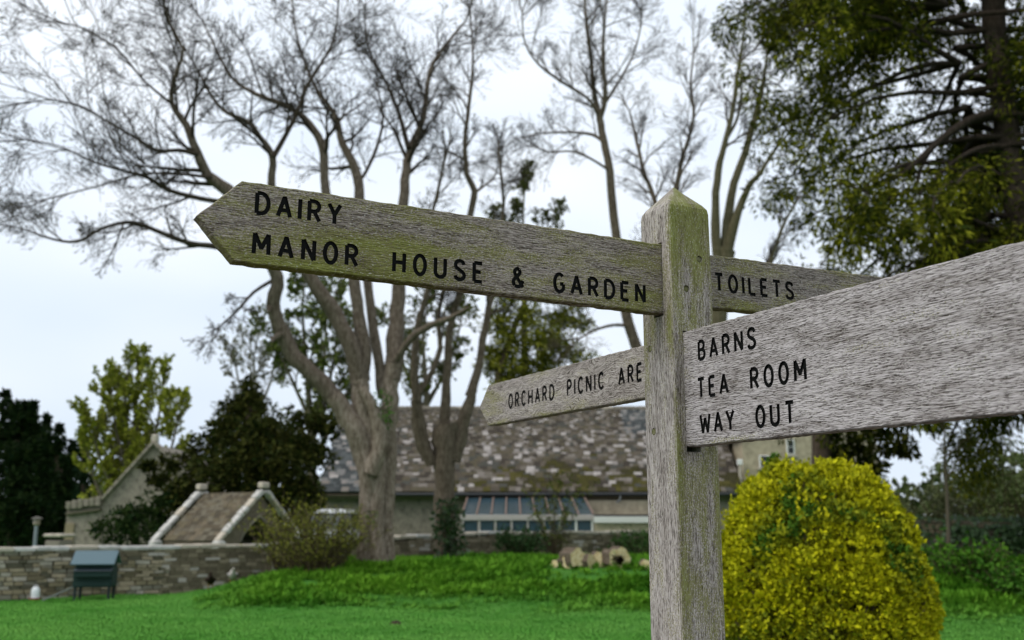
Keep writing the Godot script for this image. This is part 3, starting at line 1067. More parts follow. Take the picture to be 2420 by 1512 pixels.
func build_barn() -> void:

	M.glass = paint(0.035, 0.075, 0.10, 0.2, 0.4)
	M.glass.transparency = BaseMaterial3D.TRANSPARENCY_ALPHA
	M.glass.albedo_color.a = 0.82
	M.white = paint(0.74, 0.74, 0.72, 0.5)
	M.dark_metal = paint(0.02, 0.022, 0.024, 0.5, 0.5)
	M.grey_frame = paint(0.45, 0.41, 0.40, 0.6)
	var x0 := -7.75
	var x1 := 9.3
	var ye := at(1200, 1163, 42).y
	var yr := at(1200, 966, 47.2).y
	var base := Vector3(0.7, gy(0.7, -44), -44)
	var root := thing("barn", "long stone barn with a steep mossy stone-slate roof behind the trees", "barn", base)
	block(root, "wall", M.church, Vector3((x0 + x1) / 2, (ye + 0.1) / 2 - 0.2, -47.2), Vector3(x1 - x0 - 0.3, ye + 0.5, 9.6))
	flat(root, "gable", M.church, [Vector3(x0 + 0.15, ye, -42.4), Vector3(x0 + 0.15, yr - 0.25, -47.2), Vector3(x0 + 0.15, ye, -52.0)], Vector3(0.4, 0, 0))
	flat(root, "gable", M.church, [Vector3(x1 - 0.15, ye, -52.0), Vector3(x1 - 0.15, yr - 0.25, -47.2), Vector3(x1 - 0.15, ye, -42.4)], Vector3(-0.4, 0, 0))
	var a := Vector3(x0, ye, -42)
	var b := Vector3(x1, ye, -42)
	var c := Vector3(x0, yr, -47.2)
	var d := Vector3(x1, yr, -47.2)
	var dn := Vector3(0, -0.12, 0)
	flat(root, "roof_boarding", M.mortar, [a + dn, b + dn, d + dn, c + dn], Vector3(0, -0.15, -0.1))
	flat(root, "rear_roof", M.church, [Vector3(x1, ye, -52.4), Vector3(x0, ye, -52.4), c + dn, d + dn], Vector3(0, -0.15, 0.1))
	var f := FastNoiseLite.new()
	f.seed = 9
	f.frequency = 1.0
	var tones := [Color(0.088, 0.076, 0.060), Color(0.115, 0.10, 0.08), Color(0.055, 0.049, 0.040), Color(0.155, 0.14, 0.12), Color(0.075, 0.075, 0.068), Color(0.10, 0.088, 0.062)]
	var pick := func(s: float, t: float) -> Color:
		var q := rng.randf()
		var nz := f.get_noise_2d(s * 9.0, t * 4.0)
		if q < 0.10 + 0.12 * sm(0.1, 0.5, t) * sm(0.95, 0.6, t):
			return [Color(0.27, 0.25, 0.24), Color(0.21, 0.19, 0.175), Color(0.40, 0.38, 0.37)][rng.randi() % 3]
		if q < 0.10 + 0.75 * sm(0.38, 0.05, t + 0.25 * nz) * sm(0.2, 0.6, s):
			return [Color(0.060, 0.058, 0.018), Color(0.085, 0.075, 0.025), Color(0.05, 0.045, 0.022)][rng.randi() % 3]
		if s < 0.09 or s > 0.74 and t > 0.62 + 0.1 * nz:
			return [Color(0.075, 0.085, 0.09), Color(0.10, 0.11, 0.115), Color(0.055, 0.065, 0.068), Color(0.19, 0.19, 0.19)][rng.randi() % 4]
		return tones[rng.randi() % tones.size()]
	slates(root, a, b, c, d, 40, Vector2(0.13, 0.30), 300, pick, 0.05)
	# ridge stones
	var x := x0
	while x < x1:
		var w := rng.randf_range(0.5, 0.7)
		block(root, "ridge_stone", M.church if rng.randf() < 0.7 else M.coping, Vector3(x + w / 2, yr + 0.03, -47.2), Vector3(w - 0.02, 0.16, 0.36), Basis(), 0.03)
		x += w
	# gutter and downpipe
	var g := Geo.new()
	g.tube(PackedVector3Array([Vector3(x0 + 2.5, ye - 0.10, -41.85), Vector3(x1, ye - 0.08, -41.85)]) , PackedFloat32Array([0.07, 0.07]), 8, true)
	var o := part("gutter", g.mesh(), M.dark_metal, root)
	o.position = -base
	g = Geo.new()
	var px := at(1465, 1180, 42.0).x
	g.tube(PackedVector3Array([Vector3(px, ye - 0.12, -41.85), Vector3(px, ye - 0.3, -41.85), Vector3(px - 0.28, ye - 0.5, -42.2), Vector3(px - 0.28, -0.2 + gy(px, -42), -42.25)]), PackedFloat32Array([0.045, 0.045, 0.045, 0.045]), 8, true)
	o = part("downpipe", g.mesh(), paint(0.30, 0.31, 0.32, 0.5), root)
	o.position = -base

	# glazed lean-to
	var l0 := at(1092, 1220, 37.5)
	var l1 := at(1402, 1212, 37.5)
	l0.y = (l0.y + l1.y) / 2
	l1.y = l0.y
	var h0 := Vector3(l0.x, at(1200, 1174, 41.6).y, -42.2)
	var h1 := Vector3(l1.x, h0.y, -42.2)
	var gb := Vector3((l0.x + l1.x) / 2, gy(0, -39), -39)
	root = thing("glazed_lean_to", "glass-roofed lean-to with slanting bars against the long barn", "lean-to", gb)
	var bars := 10
	for k in bars:
		var t := k / float(bars - 1)
		g = Geo.new()
		var p := l0.lerp(l1, t)
		var q := h0.lerp(h1, t)
		g.tube(PackedVector3Array([p + Vector3(0, 0.03, 0), q + Vector3(0, 0.03, 0)]), PackedFloat32Array([0.035, 0.035]), 4, true)
		o = part("glazing_bar", g.mesh(), paint(0.22, 0.15, 0.12, 0.7), root)
		o.position = -gb
		if k < bars - 1:
			var t2 := (k + 1) / float(bars - 1)
			var p2 := l0.lerp(l1, t2)
			var q2 := h0.lerp(h1, t2)
			flat(root, "roof_pane", M.glass, [p + Vector3(0.03, 0.005, 0), p2 + Vector3(-0.03, 0.005, 0), q2 + Vector3(-0.03, 0.005, 0), q + Vector3(0.03, 0.005, 0)], Vector3(0, -0.012, 0))
	block(root, "fascia", M.grey_frame, (l0 + l1) / 2 + Vector3(0, -0.10, 0.02), Vector3(l1.x - l0.x + 0.1, 0.20, 0.08), Basis(), 0.01)
	var wy := l0.y - 0.2
	for k in 9:
		var t := k / 8.0
		block(root, "mullion", M.white if k > 5 else M.grey_frame, Vector3(lerpf(l0.x + 0.04, l1.x - 0.04, t), wy - 0.35, -37.52), Vector3(0.07, 0.7, 0.07))
		if k < 8:
			block(root, "window_pane", M.glass, Vector3(lerpf(l0.x, l1.x, (k + 0.5) / 8.0), wy - 0.35, -37.53), Vector3((l1.x - l0.x) / 8 - 0.08, 0.68, 0.012))
	block(root, "sill", M.grey_frame, (l0 + l1) / 2 + Vector3(0, -0.94, 0.03), Vector3(l1.x - l0.x + 0.1, 0.06, 0.14))
	block(root, "dwarf_wall", M.ashlar, Vector3((l0.x + l1.x) / 2, wy - 1.25, -37.55), Vector3(l1.x - l0.x, 1.0, 0.2))
	block(root, "floor", M.mortar, Vector3((l0.x + l1.x) / 2, 0.55, -39.9), Vector3(l1.x - l0.x, 0.1, 4.4))

	# low stone outhouse with a white board along its eaves
	var e0 := at(1404, 1228, 37.2)
	var e1 := at(1600, 1228, 37.2)
	gb = Vector3((e0.x + e1.x) / 2, gy(5, -39), -39)
	root = thing("outhouse", "low flat-roofed stone outhouse with a white eaves board beside the lean-to", "outhouse", gb)
	block(root, "wall", M.ashlar, Vector3((e0.x + e1.x) / 2, e0.y / 2 - 0.05, -39.6), Vector3(e1.x - e0.x - 0.05, e0.y - 0.15, 4.4))
	block(root, "eaves_board", M.white, Vector3((e0.x + e1.x) / 2, e0.y, -37.3), Vector3(e1.x - e0.x, 0.22, 0.05), Basis(), 0.008)
	block(root, "roof", M.dark_metal, Vector3((e0.x + e1.x) / 2, e0.y + 0.15, -39.7), Vector3(e1.x - e0.x - 0.02, 0.07, 4.7))
	block(root, "upper_wall", M.ashlar, Vector3((e0.x + e1.x) / 2 + 0.3, e0.y + 0.48, -42.05), Vector3(e1.x - e0.x + 0.4, 0.62, 0.12))


func build_house() -> void:
	var x0 := at(1757, 1100, 43).x
	var x1 := x0 + 5.6
	var yt := at(1800, 1040, 43).y + 0.4
	var apex := yt + 3.4
	var base := Vector3((x0 + x1) / 2, gy(11, -46), -46)
	var root := thing("stone_house", "cream ashlar house gable with a white sash window behind the golden bush", "house", base)
	flat(root, "gable_wall", M.ashlar, [Vector3(x0, -0.3, -43), Vector3(x1, -0.3, -43), Vector3(x1, yt, -43), Vector3((x0 + x1) / 2, apex, -43), Vector3(x0, yt, -43)], Vector3(0, 0, -7))
	var roof := stone_mat(140, 0.11, 0.095, 0.08)
	flat(root, "roof", roof, [Vector3(x0 - 0.3, yt - 0.25, -42.8), Vector3((x0 + x1) / 2, apex + 0.1, -42.8), Vector3((x0 + x1) / 2, apex + 0.1, -50.2), Vector3(x0 - 0.3, yt - 0.25, -50.2)], Vector3(0, 0.12, 0))
	flat(root, "roof", roof, [Vector3((x0 + x1) / 2, apex + 0.1, -42.8), Vector3(x1 + 0.3, yt - 0.25, -42.8), Vector3(x1 + 0.3, yt - 0.25, -50.2), Vector3((x0 + x1) / 2, apex + 0.1, -50.2)], Vector3(0, 0.12, 0))
	for w in [[1868.0, 1056.0, 0.34, 0.62], [1806.0, 1090.0, 0.42, 0.5]]:
		var p := at(w[0], w[1], 42.96)
		var o := block(root, "window", M.white, p, Vector3(w[2], w[3], 0.08), Basis(), 0.01)
		for k in 2:
			var q := Geo.new()
			q.box(Vector3(0, (k - 0.5) * w[3] * 0.45, 0.045), Vector3(w[2] - 0.12, w[3] * 0.40, 0.012))
			part("pane", q.mesh(), M.dark_metal, o)
		block(root, "window_sill", M.coping, p + Vector3(0, -w[3] / 2 - 0.06, 0.05), Vector3(w[2] + 0.2, 0.08, 0.16))
	# hopper head and downpipe on the corner
	var c := at(1748, 1092, 42.8)
	block(root, "rainwater_hopper", M.white, c, Vector3(0.22, 0.24, 0.16), Basis(), 0.02)
	var g := Geo.new()
	g.tube(PackedVector3Array([c + Vector3(0, -0.15, 0), Vector3(c.x, -0.2, c.z)]), PackedFloat32Array([0.07, 0.07]), 8, true)
	var pipe := part("downpipe", g.mesh(), M.coping, root)
	pipe.position = -base
	for k in 9:
		block(root, "quoin", M.coping, Vector3(x0 + (0.22 if k % 2 else 0.15), 0.3 + k * 0.36, -42.97), Vector3(0.44 if k % 2 else 0.30, 0.33, 0.1), Basis(), 0.01)


func build_church() -> void:
	var dd := 52.0
	var base := at(330, 1290, dd)
	base.y = gy(base.x, -dd)
	var root := thing("church", "grey stone church gable with steep coping between the dark yews", "church", base)
	var ap := at(366, 1050, dd)
	var le := at(243, 1186, dd)
	var re := at(490, 1186, dd)
	re.y = le.y
	var lo := base.y - 0.4
	flat(root, "gable_wall", M.church, [Vector3(le.x, lo, -dd), Vector3(re.x, lo, -dd), re, ap, le], Vector3(0, 0, -9))
	var aw := at(160, 1200, dd)
	var aw2 := Vector3(le.x, le.y - 0.05, -dd)
	flat(root, "aisle_wall", M.church, [Vector3(aw.x, lo, -dd + 0.05), Vector3(le.x - 0.01, lo, -dd + 0.05), Vector3(aw2.x - 0.01, aw2.y, -dd + 0.05), aw + Vector3(0, 0, 0.05)], Vector3(0, 0, -8))
	for side in 2:
		var from := le if side == 0 else re
		var n := 9
		for k in n:
			var p: Vector3 = from.lerp(ap, (k + 0.5) / n)
			var up: Vector3 = (ap - from).normalized()
			var bs := Basis(up, Vector3(0, 0, 1).cross(up), Vector3(0, 0, 1))
			block(root, "coping_stone", M.church if k % 3 else rubble_mats[4], p + Vector3(0, 0.12, 0.05), Vector3((ap - from).length() / n - 0.03, 0.16, 0.42), bs, 0.02)
	block(root, "finial", M.coping, ap + Vector3(0, 0.3, 0), Vector3(0.3, 0.4, 0.4), Basis(), 0.05)
	for k in 6:
		var p := aw.lerp(aw2, (k + 0.5) / 6.0)
		block(root, "parapet_stone", M.church if k % 2 else rubble_mats[4], p + Vector3(0, 0.1, 0.1), Vector3((aw2.x - aw.x) / 6 - 0.03, 0.36 + 0.05 * (k % 3), 0.45), Basis(), 0.03)
	block(root, "string_course", rubble_mats[3], aw.lerp(aw2, 0.5) + Vector3(0, -0.32, 0.1), Vector3(aw2.x - aw.x, 0.14, 0.3), Basis(Vector3(0, 0, 1), atan2(aw2.y - aw.y, aw2.x - aw.x)), 0.03)
	block(root, "quoin_stone", rubble_mats[0], Vector3(aw.x + 0.22, aw.y - 1.3, -dd + 0.08), Vector3(0.45, 1.1, 0.1), Basis(), 0.02)

	var t := at(140, 1276, 30.0)
	var o := thing("tombstone", "squat grey chest tomb behind the wall beside the church", "tomb", Vector3(t.x, gy(t.x, -30), -30))
	block(o, "chest", M.church, Vector3(t.x, (t.y - 0.1 + o.position.y) / 2, -30), Vector3(0.42, t.y + 0.1 - o.position.y, 0.9), Basis(), 0.03)
	block(o, "lid", M.coping, Vector3(t.x, t.y + 0.13, -30), Vector3(0.52, 0.1, 1.0), Basis(), 0.03)


func build_porch() -> void:
	# small gabled lychgate: its ridge comes towards the camera on the right, where the arch is
	var turn := deg_to_rad(33.0)
	var r := Vector3(cos(turn), 0, sin(turn))
	var c := Vector3(-sin(turn), 0, cos(turn))
	var rr := at(622, 1168, 31.2)
	var rl := rr - r * 2.75
	rl.y = rr.y
	var wdt := 1.45
	var drop := rr.y - at(470, 1279, 30.4).y
	var base := (rr + rl) * 0.5
	base.y = gy(base.x, base.z)
	var root := thing("lychgate", "small stone-slated lychgate with white-lichened gable copings and pointed arch", "lychgate", base)
	var ye := rr.y - drop
	var lo := base.y - 0.3
	# gable wall with a pointed arch opening: a fan of blocks round the arch
	var outer := []
	var inner := []
	var aw := 0.72
	var spring := ye - 0.05
	var crown := at(612, 1222, 31.0).y
	for k in 17:
		var t := k / 16.0
		var x := lerpf(-aw, aw, t)
		var y := lerpf(spring, crown, pow(1.0 - pow(absf(x) / aw, 1.15), 0.72))
		inner.append(Vector2(x, y))
		var xo := lerpf(-wdt + 0.12, wdt - 0.12, t)
		outer.append(Vector2(xo, ye + drop * (1.0 - absf(xo) / wdt)))
	for end in 2:
		var o := rr - r * 0.12 if end == 0 else rl + r * 0.42
		o.y = 0
		var g := Geo.new()
		var back := -r * 0.3
		var pt := func(q: Vector2) -> Vector3: return o + c * -q.x + Vector3(0, q.y, 0) - root.position
		for k in 16:
			var a: Vector3 = pt.call(inner[k])
			var b: Vector3 = pt.call(inner[k + 1])
			var d: Vector3 = pt.call(outer[k + 1])
			var e: Vector3 = pt.call(outer[k])
			g.hexa(a, b, d, e, a + back, b + back, d + back, e + back)
		for s in [-1, 1]:
			var a: Vector3 = pt.call(Vector2(minf(s * aw, s * (wdt - 0.12)), lo))
			var b: Vector3 = pt.call(Vector2(maxf(s * aw, s * (wdt - 0.12)), lo))
			var d: Vector3 = pt.call(Vector2(maxf(s * aw, s * (wdt - 0.12)), spring if s < 0 else ye + drop * 0.08))
			var e: Vector3 = pt.call(Vector2(minf(s * aw, s * (wdt - 0.12)), ye + drop * 0.08 if s < 0 else spring))
			g.hexa(a, b, d, e, a + back, b + back, d + back, e + back)
		part("gable_wall", g.mesh(), M.gate_stone, root)
		if end == 0:
			g = Geo.new()
			for k in 16:
				var p: Vector3 = pt.call(inner[k]) + r * 0.04
				var q: Vector3 = pt.call(inner[k + 1]) + r * 0.04
				var m2 := Vector3(0, 0.09, 0)
				g.hexa(p, q, q + m2, p + m2, p + back * 0.3, q + back * 0.3, q + m2 + back * 0.3, p + m2 + back * 0.3)
			part("arch_moulding", g.mesh(), M.church, root)
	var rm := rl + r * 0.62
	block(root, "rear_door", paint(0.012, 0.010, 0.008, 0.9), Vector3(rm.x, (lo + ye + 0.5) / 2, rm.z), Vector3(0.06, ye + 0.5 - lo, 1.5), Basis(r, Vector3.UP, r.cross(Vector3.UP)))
	for s in [-1.0, 1.0]:
		var m = (rr + rl) * 0.5 + c * s * (wdt - 0.2)
		block(root, "side_wall", M.church, Vector3(m.x, (ye + lo) / 2, m.z), Vector3(2.3, ye - lo, 0.3), Basis(r, Vector3.UP, r.cross(Vector3.UP)))
	var tones := [Color(0.14, 0.118, 0.08), Color(0.115, 0.096, 0.07), Color(0.165, 0.14, 0.10), Color(0.13, 0.115, 0.09), Color(0.09, 0.077, 0.058), Color(0.165, 0.15, 0.115)]
	var pick := func(_s: float, _t: float) -> Color: return tones[rng.randi() % tones.size()]
	for s in [1.0, -1.0]:
		var dn := Vector3(0, -drop, 0)
		var a = rl + c * s * wdt + dn + r * 0.15
		var b = rr + c * s * wdt + dn - r * 0.15
		var d := rr - r * 0.15
		var e := rl + r * 0.15
		if s > 0:
			flat(root, "roof_boarding", M.mortar, [a + Vector3(0, -0.06, 0), b + Vector3(0, -0.06, 0), d + Vector3(0, -0.06, 0), e + Vector3(0, -0.06, 0)], Vector3(0, -0.08, 0))
			slates(root, a, b, e, d, 17, Vector2(0.13, 0.26), 300, pick, 0.03)
		else:
			flat(root, "rear_roof", M.church, [b, a, e, d], Vector3(0, -0.1, 0))
	# copings of both gables
	for end in 2:
		var o := rr if end == 0 else rl
		for s in [1.0, -1.0]:
			var n := 6
			for k in n:
				var low = o + c * s * (wdt + 0.14) + Vector3(0, -drop - 0.1, 0)
				var dirn = (o - low).normalized()
				var p = low.lerp(o, (k + 0.5) / n)
				var nn := r.cross(dirn).normalized()
				if nn.y < 0:
					nn = -nn
				block(root, "coping_stone", M.lichen if (k + end) % 4 else M.coping, p + nn * 0.14, Vector3(o.distance_to(low) / n - 0.015, 0.11 + 0.02 * (k % 2), 0.24), Basis(dirn, nn, dirn.cross(nn)), 0.02)
		block(root, "apex_stone", M.coping, o + Vector3(0, 0.27, 0), Vector3(0.24, 0.18, 0.30), Basis(r, Vector3.UP, r.cross(Vector3.UP)), 0.03)
		block(root, "kneeler", M.lichen, o + c * (wdt + 0.16) + Vector3(0, -drop - 0.12, 0), Vector3(0.34, 0.3, 0.3), Basis(r, Vector3.UP, r.cross(Vector3.UP)), 0.05)


# ------------------------------------------------------------------ things on the lawn
func build_small_things() -> void:
	# hen house
	var p := at(254, 1404, 20)
	var d := 22.0
	p = Vector3((254 - 1210) / FOCAL * d, 0, -d)
	p.y = gy(p.x, p.z)
	var green := paint(0.014, 0.034, 0.030, 0.6)
	var roofc := paint(0.075, 0.13, 0.155, 0.45, 0.5)
	var root := thing("hen_house", "small dark green wooden hen house on legs with a ramp", "hen house", p, 0.16)
	var add := func(called: String, mat: Material, mid: Vector3, size: Vector3, bs := Basis()) -> MeshInstance3D:
		var g := Geo.new()
		g.bevel(Vector3.ZERO, size, Basis(), 0.006)
		var o := part(called, g.mesh(), mat, root)
		o.transform = Transform3D(bs, mid)
		return o
	for k in 3:
		add.call("board", green, Vector3(0, 0.335 + k * 0.115, 0.27), Vector3(0.72, 0.112, 0.03), Basis(Vector3(1, 0, 0), -0.05))
		add.call("board", green, Vector3(-0.37, 0.335 + k * 0.115, 0), Vector3(0.03, 0.112, 0.52))
		add.call("board", green, Vector3(0.37, 0.335 + k * 0.115, 0), Vector3(0.03, 0.112, 0.52))
	add.call("back_panel", green, Vector3(0, 0.45, -0.27), Vector3(0.72, 0.35, 0.03))
	add.call("floor", green, Vector3(0, 0.27, 0), Vector3(0.74, 0.03, 0.54))
	add.call("nest_box", green, Vector3(0.02, 0.53, 0.33), Vector3(0.70, 0.12, 0.12))
	add.call("nest_box_lid", paint(0.022, 0.034, 0.045, 0.5, 0.5), Vector3(0.02, 0.61, 0.335), Vector3(0.74, 0.02, 0.17), Basis(Vector3(1, 0, 0), 0.25))
	add.call("upper_panel", green, Vector3(0, 0.68, 0.24), Vector3(0.70, 0.14, 0.03))
	add.call("roof_panel", roofc, Vector3(0, 0.85, 0.19), Vector3(0.86, 0.03, 0.46), Basis(Vector3(1, 0, 0), 0.62))
	add.call("roof_panel", roofc, Vector3(0, 0.85, -0.17), Vector3(0.86, 0.03, 0.46), Basis(Vector3(1, 0, 0), -0.62))
	for s in [-1, 1]:
		var g := Geo.new()
		g.hexa(Vector3(-0.015, 0.62, 0.25), Vector3(0.015, 0.62, 0.25), Vector3(0.015, 0.95, 0.01), Vector3(-0.015, 0.95, 0.01), Vector3(-0.015, 0.62, -0.25), Vector3(0.015, 0.62, -0.25), Vector3(0.015, 0.95, -0.01), Vector3(-0.015, 0.95, -0.01))
		part("gable_end", g.mesh(), green, root).position = Vector3(s * 0.36, 0, 0)
		for q in [-1, 1]:
			add.call("leg", paint(0.02, 0.03, 0.032, 0.7), Vector3(s * 0.33, 0.13, q * 0.23), Vector3(0.05, 0.30, 0.05))
	add.call("ramp", paint(0.22, 0.24, 0.24, 0.8), Vector3(-0.66, 0.14, 0.12), Vector3(0.66, 0.022, 0.2), Basis(Vector3(0, 0, 1), 0.42))

	# drinker: white bottle on a red dish
	d = 22.3
	p = Vector3((119 - 1210) / FOCAL * d, 0, -d)
	p.y = gy(p.x, p.z)
	root = thing("poultry_drinker", "white domed plastic poultry drinker with a red base on the lawn", "drinker", p)
	var g2 := Geo.new()
	g2.lathe(Vector3.ZERO, [Vector2(0.0, 0.03), Vector2(0.088, 0.03), Vector2(0.092, 0.16), Vector2(0.085, 0.22), Vector2(0.06, 0.262), Vector2(0.02, 0.275), Vector2(0.0, 0.276)], 18)
	part("bottle", g2.mesh(), paint(0.80, 0.82, 0.84, 0.35, 0.5), root)
	g2 = Geo.new()
	g2.lathe(Vector3.ZERO, [Vector2(0.0, 0.0), Vector2(0.105, 0.0), Vector2(0.12, 0.045), Vector2(0.11, 0.045), Vector2(0.10, 0.02), Vector2(0.0, 0.02)], 18)
	part("dish", g2.mesh(), paint(0.32, 0.05, 0.03, 0.4, 0.5), root)
	g2 = Geo.new()
	g2.tube(PackedVector3Array([Vector3(0.05, 0.255, 0), Vector3(0.035, 0.30, 0), Vector3(-0.035, 0.30, 0), Vector3(-0.05, 0.255, 0)]), PackedFloat32Array([0.007, 0.007, 0.007, 0.007]), 6)
	part("handle", g2.mesh(), paint(0.7, 0.72, 0.74, 0.4), root)

	hen(519, 23.6, 1.9, Color(0.020, 0.012, 0.010), Color(0.035, 0.018, 0.012), "dark brown hen pecking at the foot of the wall")
	hen(568, 24.0, -1.2, Color(0.42, 0.40, 0.36), Color(0.28, 0.27, 0.26), "pale speckled hen beside the wall near the shrub")

	# molehill on the lawn
	d = 16.6
	p = Vector3((945 - 1210) / FOCAL * d, 0, -d)
	p.y = gy(p.x, p.z)
	g2 = Geo.new()
	var prof := [Vector2(0.11, -0.01), Vector2(0.095, 0.02), Vector2(0.06, 0.05), Vector2(0.025, 0.06), Vector2(0.0, 0.062)]
	g2.lathe(Vector3.ZERO, prof, 9)
	for k in g2.v.size():
		g2.v[k] += Vector3(sin(g2.v[k].z * 90), sin(g2.v[k].x * 110) * 0.6, cos(g2.v[k].x * 90)) * 0.008
	var mh := part("molehill", g2.mesh(), paint(0.035, 0.024, 0.016, 1.0), self)
	mh.position = p
	tag(mh, "small dark molehill on the mown lawn", "molehill")

	# lantern on a post behind the wall
	d = 27.5
	p = Vector3((108 - 1210) / FOCAL * d, 0, -d)
	p.y = gy(p.x, p.z)
	root = thing("lamp_post", "thin grey lamp post with a flat hat behind the wall", "lamp post", p)
	var top := at(108, 1222, d).y - p.y
	g2 = Geo.new()
	g2.lathe(Vector3.ZERO, [Vector2(0.07, 0), Vector2(0.07, 0.4), Vector2(0.045, 0.45), Vector2(0.045, top - 0.22)], 10)
	part("pole", g2.mesh(), paint(0.20, 0.23, 0.25, 0.5, 0.5), root)
	g2 = Geo.new()
	g2.lathe(Vector3(0, top - 0.22, 0), [Vector2(0.05, 0), Vector2(0.09, 0.04), Vector2(0.085, 0.18), Vector2(0.03, 0.2)], 12)
	part("lantern_glass", g2.mesh(), paint(0.25, 0.2, 0.14, 0.2, 0.5), root)
	g2 = Geo.new()
	g2.lathe(Vector3(0, top - 0.05, 0), [Vector2(0.0, 0.0), Vector2(0.15, 0.0), Vector2(0.15, 0.02), Vector2(0.05, 0.06), Vector2(0, 0.07)], 14)
	part("hat", g2.mesh(), paint(0.11, 0.10, 0.085, 0.6), root)

	# sawn logs on the mound: [u, v, radius px, length m, turn, hollow]
	var bark := textured(ramp_tex(150, 0.03, [[0, 0.05, 0.035, 0.025], [0.5, 0.12, 0.09, 0.065], [1, 0.22, 0.19, 0.15]], 128), Vector3(3, 3, 3), 0.95)
	var face := textured(ramp_tex(151, 0.02, [[0, 0.50, 0.37, 0.17], [0.5, 0.70, 0.57, 0.32], [1, 0.80, 0.72, 0.48]], 128), Vector3(4, 4, 4), 0.85)
	var n := 0
	for q in [[1366, 1318, 21, 0.5, 0.5, false, 0.13], [1346, 1330, 17, 0.45, -0.2, false, 0.0], [1335, 1341, 11, 0.4, 0.2, false, -0.2], [1311, 1344, 9, 0.4, -0.4, false, -0.25], [1398, 1332, 17, 0.5, 0.9, false, 0.05], [1416, 1336, 18, 0.5, 0.1, false, -0.15], [1388, 1343, 8, 0.3, 0.2, false, -0.3], [1442, 1337, 15, 0.4, -0.5, false, -0.1], [1464, 1320, 26, 0.45, 0.35, true, 0.15], [1480, 1342, 16, 0.4, 0.6, false, -0.25], [1457, 1342, 11, 0.4, -0.1, false, -0.22], [1526, 1336, 12, 0.4, 0.0, false, 0.0]]:
		d = 23.5 - q[6]
		var c := at(q[0], q[1], d)
		var rad: float = q[2] * d / FOCAL
		c.y = maxf(c.y, gy(c.x, c.z) + rad * 0.9)
		var labels := ["large round sawn log end propped highest beside two smaller ends", "medium sawn log end tucked under the large propped round", "small sawn log end below the medium one in the heap", "smallest stray log end lying at the heap's grassy edge", "broad pale log end in the middle of the heap", "pale log end touching the broad middle one", "tiny branch end in the grass before the middle logs", "short log end between the middle pair and the hollow arch", "hollow arched log piece with a dark core on the heap", "thick log leaning against the foot of the hollow arch", "small log end lying below the hollow arch's open mouth", "lone sawn log lying apart from the heap near the bramble"]
		var o := thing("log", labels[n], "log", Vector3(c.x, c.y - rad, c.z), q[4], "sawn logs in the heap")
		var up := Vector3(0, rad, 0)
		var g := Geo.new()
		var sides := 14
		var shape := []
		for k in sides:
			shape.append(rad * (1.0 + 0.13 * sin(k * 2.3 + n) + 0.06 * sin(k * 5.0 + n * 2)))
		var ln: float = q[3]
		var ring := func(z: float, s: float) -> Array:
			var out := []
			for k in sides:
				var a := TAU * k / sides
				out.append(up + Vector3(cos(a) * shape[k] * s, sin(a) * shape[k] * s, z))
			return out
		var r0: Array = ring.call(0.0, 1.0)
		var r1: Array = ring.call(-ln, 1.0)
		for k in sides:
			g.quad(r1[k], r1[(k + 1) % sides], r0[(k + 1) % sides], r0[k])
		part("bark", g.mesh(), bark, o)
		g = Geo.new()
		if q[5]:
			var i0: Array = ring.call(0.0, 0.5)
			var i1: Array = ring.call(-ln * 0.8, 0.45)
			for k in sides:
				i0[k] += Vector3(0, -rad * 0.30, 0)
				i1[k] += Vector3(0, -rad * 0.30, 0)
				g.quad(r0[k], r0[(k + 1) % sides], i0[(k + 1) % sides], i0[k])
			part("sawn_face", g.mesh(), face, o)
			g = Geo.new()
			for k in sides:
				g.quad(i0[k], i0[(k + 1) % sides], i1[(k + 1) % sides], i1[k])
				g.tri(i1[k], i1[(k + 1) % sides], up + Vector3(0, -rad * 0.3, -ln * 0.8))
			part("hollow", g.mesh(), paint(0.05, 0.03, 0.018, 1.0), o)
		else:
			for k in sides:
				g.tri(up, r0[k], r0[(k + 1) % sides])
			part("sawn_face", g.mesh(), face, o)
		n += 1

	# a car parked beyond the wall: only its roof and screen show
	d = 33.0
	p = Vector3((797 - 1210) / FOCAL * d, 0, -d)
	p.y = gy(p.x, p.z)
	root = thing("parked_car", "white car roof just showing over the wall beside the tree trunk", "car", p)
	var high := at(797, 1203, d).y - p.y
	var body := paint(0.55, 0.57, 0.58, 0.25, 0.5)
	var add2 := func(called: String, mat: Material, mid: Vector3, size: Vector3, e: float) -> void:
		var g := Geo.new()
		g.bevel(mid, size, Basis(), e)
		part(called, g.mesh(), mat, root)
	add2.call("body", body, Vector3(0, high * 0.42, 0), Vector3(1.66, high * 0.44, 3.9), 0.12)
	var g3 := Geo.new()
	g3.hexa(Vector3(-0.72, high * 0.62, 0.9), Vector3(0.72, high * 0.62, 0.9), Vector3(0.55, high * 0.93, 0.35), Vector3(-0.55, high * 0.93, 0.35), Vector3(-0.72, high * 0.62, -1.5), Vector3(0.72, high * 0.62, -1.5), Vector3(0.55, high * 0.93, -1.1), Vector3(-0.55, high * 0.93, -1.1))
	part("windows", g3.mesh(), paint(0.02, 0.03, 0.03, 0.08, 0.6), root)
	g3 = Geo.new()
	g3.hexa(Vector3(-0.57, high * 0.925, 0.42), Vector3(0.57, high * 0.925, 0.42), Vector3(0.44, high, 0.1), Vector3(-0.44, high, 0.1), Vector3(-0.57, high * 0.925, -1.15), Vector3(0.57, high * 0.925, -1.15), Vector3(0.44, high, -0.95), Vector3(-0.44, high, -0.95))
	part("roof", g3.mesh(), body, root)
